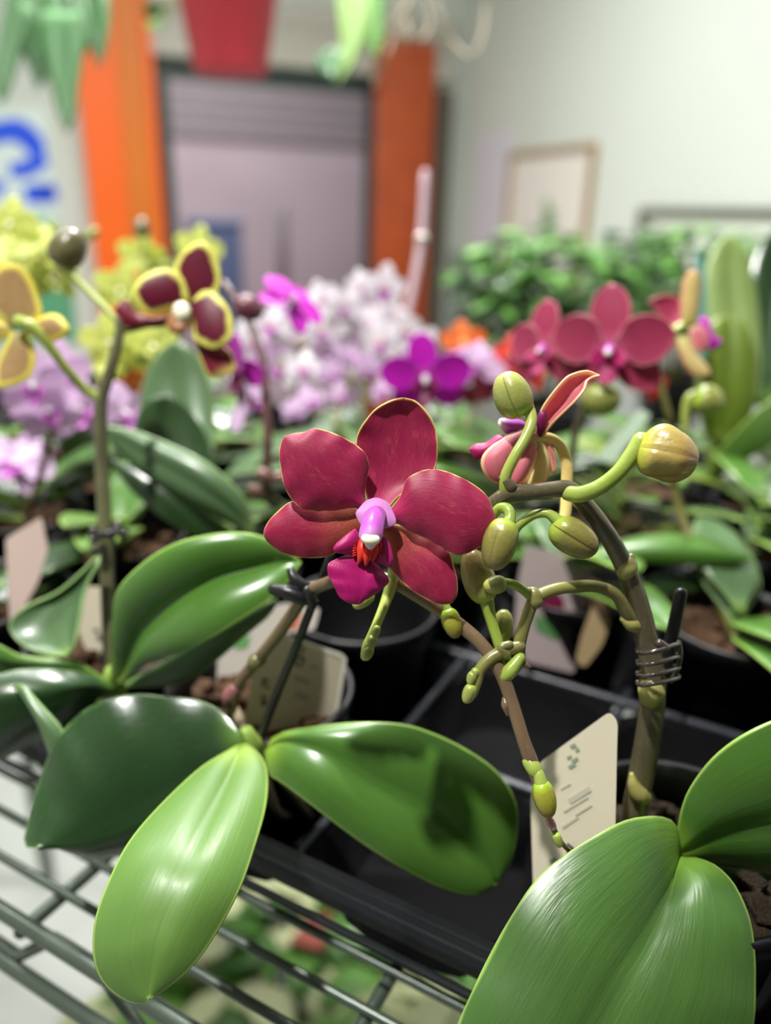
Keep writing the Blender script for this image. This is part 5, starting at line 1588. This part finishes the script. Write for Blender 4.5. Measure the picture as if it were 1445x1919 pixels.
stem('crown', [(1345, 800, .515, 12), (1340, 860, .52, 14), (1335, 900, .53, 12)], M_LEAF_BRIGHT, Lf)
M_CLEARPOT = plain('clear brownish pot', (120, 104, 84), 0.2, var=0.2, coat=0.5)
rr = 0
for u, v, lab, sd, kw in [
    (0.141, 0.165, 'leafy potted orchid without flowers, just beyond the broad veined leaf', 41, dict(nleaf=3, e0=(.2, .5), az0=1.2)),
    (0.141, 0.245, 'orchid with one long level leaf, potted in coarse bark in a brown pot', 42, dict(nleaf=3, potmat=M_CLEARPOT, ll=(.06, .08), az0=1.5, e0=(.1, .4))),
    (0.061, 0.355, 'low leafy orchid directly behind the tan olive bud', 43, dict(nleaf=9, lw=(.014, .022), mats=[M_LEAF_GREY, M_LEAF_BRIGHT, M_LEAF])),
    (-0.019, 0.355, 'low leafy orchid under the dusty rose flowers, yellow green leaves', 44, dict(nleaf=10, lw=(.014, .02), mats=[M_LEAF_LIME, M_LEAF, M_LEAF_BRIGHT])),
    (-0.099, 0.355, 'low dark leafy orchid behind the magenta flower', 45, dict(nleaf=6, mats=[M_LEAF_DARK, M_LEAF])),
    (0.061, 0.435, 'leafy orchid with narrow pale leaves beyond the round tan bud', 46, dict(nleaf=12, lw=(.012, .018), mats=[M_LEAF_BRIGHT, M_LEAF_LIME, M_LEAF_GREY])),
    (0.141, 0.355, 'leafy orchid at the end of the rear tray beside the coarse bark pot', 47, dict(nleaf=11, lw=(.012, .018), mats=[M_LEAF_GREY, M_LEAF_LIME, M_LEAF])),
    (0.141, 0.435, 'leafy orchid near the rear tray end with small olive leaves', 48, dict(nleaf=10, lw=(.012, .02), mats=[M_LEAF, M_LEAF_LIME])),
    (-0.259, 0.085, 'potted orchid with dark leaves in the front tray, beyond the curled grey green leaf', 49, dict(nleaf=4, mats=[M_LEAF_DARK, M_LEAF], ll=(.06, .09), e0=(.2, .5))),
    (-0.259, 0.165, 'potted orchid with bright green leaves behind the thick black stake', 50, dict(nleaf=5, mats=[M_LEAF_BRIGHT, M_LEAF], ll=(.07, .09))),
    (-0.259, 0.245, 'potted orchid with grey green leaves behind the dark upright leaf', 51, dict(nleaf=5, mats=[M_LEAF_GREY, M_LEAF])),
    (-0.339, 0.085, 'potted orchid with a dark round edged leaf at the far front of the tray', 52, dict(nleaf=5, mats=[M_LEAF_DARK, M_LEAF])),
    (-0.419, 0.165, 'potted orchid with drooping green leaves far along the front tray', 53, dict(nleaf=5)),
    (-0.339, 0.355, 'potted orchid with plain green leaves in the rear tray, between lilac and white blooms', 54, dict(nleaf=5)),
]:
    orchid(u, v, lab, sd, **kw)
# the long level leaf near the thick spike
X = [o for o in bpy.data.objects if o.get('label', '').startswith('orchid with one long level')][0]
patch('leaf', [(1095, 1042), (1150, 1018), (1230, 1002), (1320, 1010), (1380, 1030), (1408, 1048)], [(1095, 1055), (1150, 1052), (1230, 1056), (1320, 1058), (1380, 1054), (1408, 1048)], M_LEAF, X, zs=(.385, .38, .375, .375), bulge=.002, dl=.012, n=24, m=13, thick=.0013)
patch('leaf', [(1190, 1100), (1230, 1076), (1290, 1078), (1330, 1098)], [(1190, 1112), (1240, 1112), (1290, 1108), (1330, 1098)], M_LEAF_DARK, X, zs=(.39, .385, .385), bulge=.001, n=14, m=9, thick=.0013)

# empty black pots left in the front tray
base_pot = None
for u, v in [(-0.099, 0.165), (-0.179, 0.165), (0.221, 0.245), (0.221, 0.165)]:
    if base_pot is None:
        o = mesh('empty_pot', *lathe([(r, q) for r, q in POT_PROF] + [(0.026, 0.003), (0.0, 0.003)], S(u, v, ZP), 40), M_BLACK, origin=S(u, v, ZP))
        base_pot = o
    else:
        o = base_pot.copy()
        COL.objects.link(o)
        o.location = Vector(S(u, v, ZP))
    tag(o, {(-0.019, 0.165): 'empty black pot behind the short side shoot of the wine red orchid', (0.061, 0.165): 'empty black pot behind the thick grey green spike', (-0.099, 0.165): 'empty black pot behind the cream tag with upright writing',
            (-0.179, 0.165): 'empty black pot behind the glossy leaf fold of the burgundy flowered orchid', (0.221, 0.245): 'empty black pot at the tray end, in its third row', (0.221, 0.165): 'empty black pot at the tray end, in its second row'}[(u, v)], 'plant pot', 'empty pots in the trays')
# ------------------------------------------------------------------ bench and leafy bushes behind the rack
bench = empty('plant_bench', S(0.35, 1.05, 0), 'grey potting bench behind the rack carrying the leafy bushes', 'bench')
M_BENCH = plain('grey bench top', (150, 150, 144), 0.5, var=0.08)
MB().box(S(0.35, 1.05, 0.86), 1.5, 0.62, 0.03, ax_s, bev=0.004).build('bench_top', M_BENCH, bench, smooth=False)
for a in (-0.34, 1.04):
    for b in (0.78, 1.32):
        MB().box(S(a, b, 0.4225), 0.045, 0.045, 0.843, ax_s, bev=0.003).build('leg', M_BROWNTRIM, bench, smooth=False)


def leafcloud(c, rad, n, ln, wd, seed, parent, mats, name='foliage', low=0.1, e=(-.4, .7)):
    rnd = random.Random(seed)
    mb = MB()
    uvs = []
    for k in range(n):
        while True:
            d = np.array([rnd.uniform(-1, 1), rnd.uniform(-1, 1), rnd.uniform(-1, 1)])
            if 0.25 < np.linalg.norm(d) < 1:
                break
        p = np.array(c) + d * rad
        az = math.atan2(d[0], d[1]) + rnd.uniform(-.8, .8)
        G = blade(p, az, rnd.uniform(*ln), rnd.uniform(*wd), rnd.uniform(*e), rnd.uniform(-.9, .1), n=6, m=5, vee=.25, twist=rnd.uniform(-.5, .5))
        V, Fq, _ = grid_shell(G, 0.0008, np.array([0, 0, 5.0]))
        uvg = np.zeros((6, 5, 2))
        uvg[..., 0] = np.linspace(0, 1, 5)[None]
        uvg[..., 1] = np.linspace(0, 1, 6)[:, None]
        uvs.append(np.vstack([uvg.reshape(-1, 2)] * 2))
        mb.add(V, Fq, rnd.randrange(len(mats)))
    return mesh(name, np.vstack(mb.v), mb.f, mats, parent, uv=np.vstack(uvs), rim=np.ones(mb.n), matidx=mb.mi)


def bush(name, c, rad, n, ln, wd, seed, mats, label, cat, zfoot, potr=0.07, group=None, pm=None, e=(-.4, .7)):
    root = empty(name, (c[0], c[1], zfoot), label, cat, group)
    V, Fq = lathe([(0, 0), (potr * .72, 0), (potr, potr * 1.5), (potr * 1.06, potr * 1.5), (potr * 1.06, potr * 1.72), (potr * .96, potr * 1.72), (potr * .9, potr * 1.45), (0, potr * 1.45)], (c[0], c[1], zfoot + 0.001), 32)
    mesh('pot', V, Fq, pm or M_BLACK, root)
    rnd = random.Random(seed)
    mb = MB()
    for k in range(9):
        a = 2.4 * k
        q = rnd.uniform(.2, .8)
        mb.tube(np.array([(c[0] + .01 * math.cos(a), c[1] + .01 * math.sin(a), zfoot + potr * 1.4), (c[0] + .4 * q * rad[0] * math.cos(a), c[1] + .4 * q * rad[1] * math.sin(a), (zfoot + c[2]) / 2 + .03), (c[0] + q * rad[0] * math.cos(a), c[1] + q * rad[1] * math.sin(a), c[2] + rad[2] * rnd.uniform(-.2, .6))]), .003, 6, n=10)
    mb.build('stems', M_STEM_OLIVE, root)
    leafcloud(c, np.array(rad), n, ln, wd, seed, root, mats, e=e)
    return root


b1 = W(1050, 552, 1.12)
bush('leafy_bush', b1, (.15, .12, .088), 620, (.03, .05), (.018, .028), 3, [M_FOLIAGE, M_FOLIAGE, M_FOLIAGE_LIGHT, M_LEAF_DARK], 'dense small leaved green bush below the tan wood framed picture', 'bush', 0.876, .065)
b2 = W(1292, 524, 1.38)
bush('leafy_bush', b2, (.165, .12, .095), 520, (.035, .06), (.02, .03), 4, [M_FOLIAGE, M_LEAF_DARK, M_FOLIAGE, M_FOLIAGE_LIGHT], 'dense green bush below the long grey green board, behind the teal tag', 'bush', 0.876, .065)
b3 = W(1560, 600, 1.05)
bush('leafy_bush', b3, (.12, .12, .10), 220, (.04, .06), (.02, .03), 5, [M_FOLIAGE, M_LEAF_DARK], 'dark green bush at the end of the bench, past the tall olive lime leaves', 'bush', 0.876, .06)

# clear rod with a white bead in place of a bright glint by the wooden door post
P = [(797, 325, .75), (790, 440, .74), (778, 520, .73), (762, 600, .72), (750, 700, .70), (740, 800, .685), (738, 860, .68)]
M_ROD = plain('lilac clear plastic', (188, 164, 172), 0.15, var=0.05, coat=0.6, transl=0.3)
rod = MB().tube(np.array(wp(P)), .0042, 10, n=20).build('clear_rod', M_ROD)
tag(rod, 'slim lilac clear plastic rod standing among the white orchids before the wooden door post', 'rod')
V, Fq, uv = bud_geo(W(790, 452, .738), W(791, 438, .738), .0062, groove=0.0, n=12, seg=16)
mesh('glint_bead', V, Fq, plain('white glint bead', (250, 240, 230), 0.1, coat=1.0), rod)

# ------------------------------------------------------------------ floor plants seen through the shelf
M_TERRA = plain('terracotta', (150, 84, 62), 0.7, var=0.1)
def at_h(px, py, zz):
    d = W(px, py, 1.0) - CAM
    t = (zz - CAM[2]) / d[2]
    return CAM + d * t


for px, py, zz, rad, n, sd, mats, lab in [
    (455, 1850, .36, (.13, .13, .08), 110, 61, [M_FOLIAGE_PALE, M_FOLIAGE_LIGHT, M_FOLIAGE_PALE], 'cream and green variegated plant on the floor under the rack, nearest the bright leaf tip'),
    (585, 1800, .34, (.10, .10, .08), 80, 62, [M_FOLIAGE, M_FOLIAGE_LIGHT, M_LEAF_DARK], 'green floor plant under the rack with one reddish leaf'),
    (640, 1905, .36, (.11, .11, .07), 90, 63, [M_FOLIAGE, M_FOLIAGE_PALE, M_FOLIAGE_LIGHT], 'pale green floor plant under the pocket of the front tray'),
    (850, 1910, .40, (.10, .10, .07), 70, 64, [M_FOLIAGE_LIGHT, M_FOLIAGE_PALE], 'lime floor plant under the rack beside the broad veined leaf'),
]:
    q = at_h(px, py, zz)
    bp = bush('floor_plant', q, rad, n, (.07, .11), (.04, .06), sd, mats, lab, 'floor plant', 0.0, .085, pm=M_TERRA if sd == 62 else M_BLACK, e=(-.1, .5))
    if sd == 62:
        G = blade(at_h(545, 1765, zz + .08), 1.2, .10, .05, .1, -.3)
        blade_obj('red_leaf', G, .001, plain('rust red leaf', (150, 62, 44), 0.5, var=0.15), bp)

# ------------------------------------------------------------------ hanging pots and trailing plants
M_REDPOT = plain('matt red plastic', (206, 62, 74), 0.5, var=0.06, scale=10.0, bump=0.08)
M_CORD = plain('brown cord', (96, 88, 74), 0.7)
zr = 1.55
pb_ = W(432, 138, zr)
R1 = 93 * zr / F_PX
hp = empty('hanging_pot', (pb_[0], pb_[1], pb_[2]), 'matt red plastic pot hanging in front of the doorway', 'hanging pot')
V, Fq = lathe([(0, 0), (R1 * .68, 0), (R1 * .74, .006), (R1 * 1.0, .155), (R1 * 1.09, .16), (R1 * 1.11, .2), (R1 * 1.04, .2), (R1 * .95, .16), (0, .15)], (pb_[0], pb_[1], pb_[2]), 48)
mesh('pot', V, Fq, M_REDPOT, hp)
mb = MB()
for k in range(3):
    a = 2.1 * k + .4
    mb.tube(np.array([(pb_[0] + R1 * 1.07 * math.cos(a), pb_[1] + R1 * 1.07 * math.sin(a), pb_[2] + .19), (pb_[0] + R1 * .5 * math.cos(a), pb_[1] + R1 * .5 * math.sin(a), pb_[2] + .5), (pb_[0], pb_[1], pb_[2] + .8), (pb_[0], pb_[1], HC - .005)]), .002, 6, n=14)
mb.build('hanging_cord', M_CORD, hp)
leafcloud((pb_[0], pb_[1], pb_[2] + .27), np.array((.15, .15, .06)), 60, (.06, .09), (.035, .05), 71, hp, [M_HANG, M_FOLIAGE])
mb = MB()
for k, (x, y) in enumerate(((300, 58), (322, 30), (285, 20))):
    G = blade(W(x + 12, y - 15, zr - .1), 3.6 + k, .055, .036, .2, -1.2, n=8, m=7)
    blade_obj('leaf', G, .001, M_FOLIAGE, hp)
twig(hp, [(350, -40, zr - .02), (325, -10, zr - .1), (312, 30, zr - .11), (300, 48, zr - .1)], M_STEM_OLIVE, .002)


def hangplant(name, c, label, cat, potcol):
    root = empty(name, tuple(c), label, cat)
    V, Fq = lathe([(0, 0), (.05, 0), (.068, .09), (.072, .1), (.066, .1), (0, .085)], tuple(c), 32)
    mesh('pot', V, Fq, potcol, root)
    mb = MB()
    for k in range(3):
        a = 2.1 * k
        mb.tube(np.array([(c[0] + .069 * math.cos(a), c[1] + .069 * math.sin(a), c[2] + .098), (c[0] + .03 * math.cos(a), c[1] + .03 * math.sin(a), c[2] + .3), (c[0], c[1], c[2] + .5), (c[0], c[1], HC - .005)]), .0018, 6, n=12)
    mb.build('hanging_cord', M_CORD, root)
    return root


def px_leaf(parent, L, R, z, mat, dz=0.0):
    patch('leaf', L, R, mat, parent, zs=(z + dz, z, z - .005), bulge=.006, n=18, m=11, thick=.0012, crease=True)


hz = 1.0
ha = hangplant('hanging_plant', W(90, -70, 1.03), 'hanging plant with long dark green pointed leaves over the blue lettered poster', 'hanging plant', M_BLACK)
for L, R in [
    ([(60, -60), (34, 20), (28, 60), (60, 140), (70, 172)], [(95, -60), (120, 20), (118, 80), (90, 140), (70, 172)]),
    ([(80, 20), (72, 80), (92, 150), (112, 220), (126, 250)], [(150, 20), (158, 80), (150, 150), (140, 220), (126, 250)]),
    ([(120, -60), (140, 0), (150, 40), (170, 90), (186, 130)], [(190, -60), (205, 0), (206, 40), (200, 90), (186, 130)]),
    ([(20, -60), (0, 60), (-16, 130), (2, 200)], [(50, -60), (30, 60), (12, 140), (2, 200)]),
    ([(70, -60), (60, 0), (70, 60), (95, 95)], [(130, -60), (150, 0), (130, 60), (95, 95)]),
    ([(100, -60), (130, 10), (140, 70), (150, 120)], [(140, -60), (165, 10), (172, 70), (150, 120)]),
    ([(40, 0), (20, 90), (0, 160), (8, 190)], [(60, 10), (40, 100), (22, 160), (8, 190)]),
]:
    px_leaf(ha, L, R, hz + random.uniform(-.05, .05), M_HANG, -.0)
hb = hangplant('hanging_orchid', W(740, -90, 1.17), 'hanging orchid with light green drooping leaves and dangling wiry roots', 'hanging plant', M_BARK)
for L, R, mt in [
    ([(640, -70), (632, 0), (636, 60), (640, 120), (632, 158)], [(690, -70), (704, 0), (690, 60), (664, 120), (632, 158)], M_HANG_LIGHT),
    ([(690, -70), (690, 0), (692, 40), (690, 80), (704, 110)], [(730, -70), (722, 0), (720, 40), (716, 80), (704, 110)], M_FOLIAGE),
    ([(620, 90), (598, 105), (590, 120), (606, 140), (624, 146)], [(640, 90), (648, 105), (646, 120), (640, 136), (624, 146)], M_HANG),
]:
    px_leaf(hb, L, R, 1.14, mt)
mb = MB()
for P in ([(760, -60), (745, 20), (735, 70), (728, 100)], [(780, -60), (800, 10), (805, 50), (790, 75)], [(800, -60), (830, 40), (850, 80), (885, 104), (905, 60), (912, 0), (915, -60)], [(740, -60), (760, 30), (765, 70), (760, 92)], [(790, -60), (770, 0), (740, 40), (720, 60)], [(700, 160), (712, 130), (735, 90), (760, 40), (770, -60)]):
    mb.tube(np.array([W(a, b, 1.14 + .02 * math.sin(a)) for a, b in P]), .0022, 8, n=30)
mb.build('roots', plain('grey brown roots', (128, 118, 100), 0.7, var=0.2), hb)

# ------------------------------------------------------------------ light, world, camera
def area(name, loc, target, size, power, col=(1, 1, 1), shape='DISK', sy=None):
    l = bpy.data.lights.new(name, 'AREA')
    l.shape = shape
    l.size = size
    if sy:
        l.size_y = sy
    l.energy = power
    l.color = col
    o = bpy.data.objects.new(name, l)
    COL.objects.link(o)
    o.location = Vector(loc)
    d = Vector(target) - Vector(loc)
    o.rotation_euler = d.to_track_quat('-Z', 'Y').to_euler()
    return o


area('grow_lamp', (-0.38, -0.07, 2.45), (0, 0.2, 1.1), 0.06, 33, (1.0, 0.98, 0.95))
area('grow_lamp', (-0.05, 1.15, 2.55), (0.0, 0.9, 1.1), 0.14, 47, (1.0, 0.98, 0.96))
area('ceiling_tube', (-0.25, 2.5, 2.68), (-0.25, 2.5, 0), 1.4, 36, (0.98, 1.0, 0.98), 'RECTANGLE', .12)
area('ceiling_tube', (-1.0, 1.2, 2.68), (-1.0, 1.2, 0), 1.4, 36, (0.98, 1.0, 0.98), 'RECTANGLE', .12)
area('ceiling_tube', (1.0, 0.9, 2.68), (1.0, 0.9, 0), 1.4, 4, (0.98, 1.0, 0.98), 'RECTANGLE', .12)
area('left_fill', (-2.9, -0.9, 1.7), (0, 0.2, 1.0), 1.6, 8, (0.95, 0.98, 1.0), 'RECTANGLE', 1.8)  # added soft fill for sheen on left leaf edges; no window there
po_ = BW(1.4, 3.6, -2.6)
area('daylight', po_, BW(1.4, 0.9, -5.5), 4.0, 235, (0.98, 0.98, 1.0), 'RECTANGLE', 3.0)

w = bpy.data.worlds.new('World')
SC.world = w
w.use_nodes = True
w.node_tree.nodes['Background'].inputs[0].default_value = (0.92, 0.96, 1.0, 1)
w.node_tree.nodes['Background'].inputs[1].default_value = 0.09

cd = bpy.data.cameras.new('camera')
cam = bpy.data.objects.new('camera', cd)
COL.objects.link(cam)
cam.matrix_world = Matrix(((IMX[0], IMU[0], -FWD[0], CAM[0]), (IMX[1], IMU[1], -FWD[1], CAM[1]), (IMX[2], IMU[2], -FWD[2], CAM[2]), (0, 0, 0, 1)))
cd.sensor_fit = 'VERTICAL'
cd.sensor_height = 36.0
cd.sensor_width = 36.0
cd.lens = 36.0 * F_PX / 1919.0
cd.clip_start = 0.01
cd.clip_end = 60
cd.dof.use_dof = True
cd.dof.focus_distance = 0.2
cd.dof.aperture_fstop = cd.lens / 5.5
SC.camera = cam
SC.view_settings.view_transform = 'Standard'
SC.view_settings.look = 'None'
SC.view_settings.exposure = 0.0
SC.view_settings.gamma = 1.0
SC.view_settings.use_curve_mapping = False
SC.cycles.use_denoising = True
SC.cycles.max_bounces = 8
SC.cycles.caustics_reflective = False
SC.cycles.caustics_refractive = False
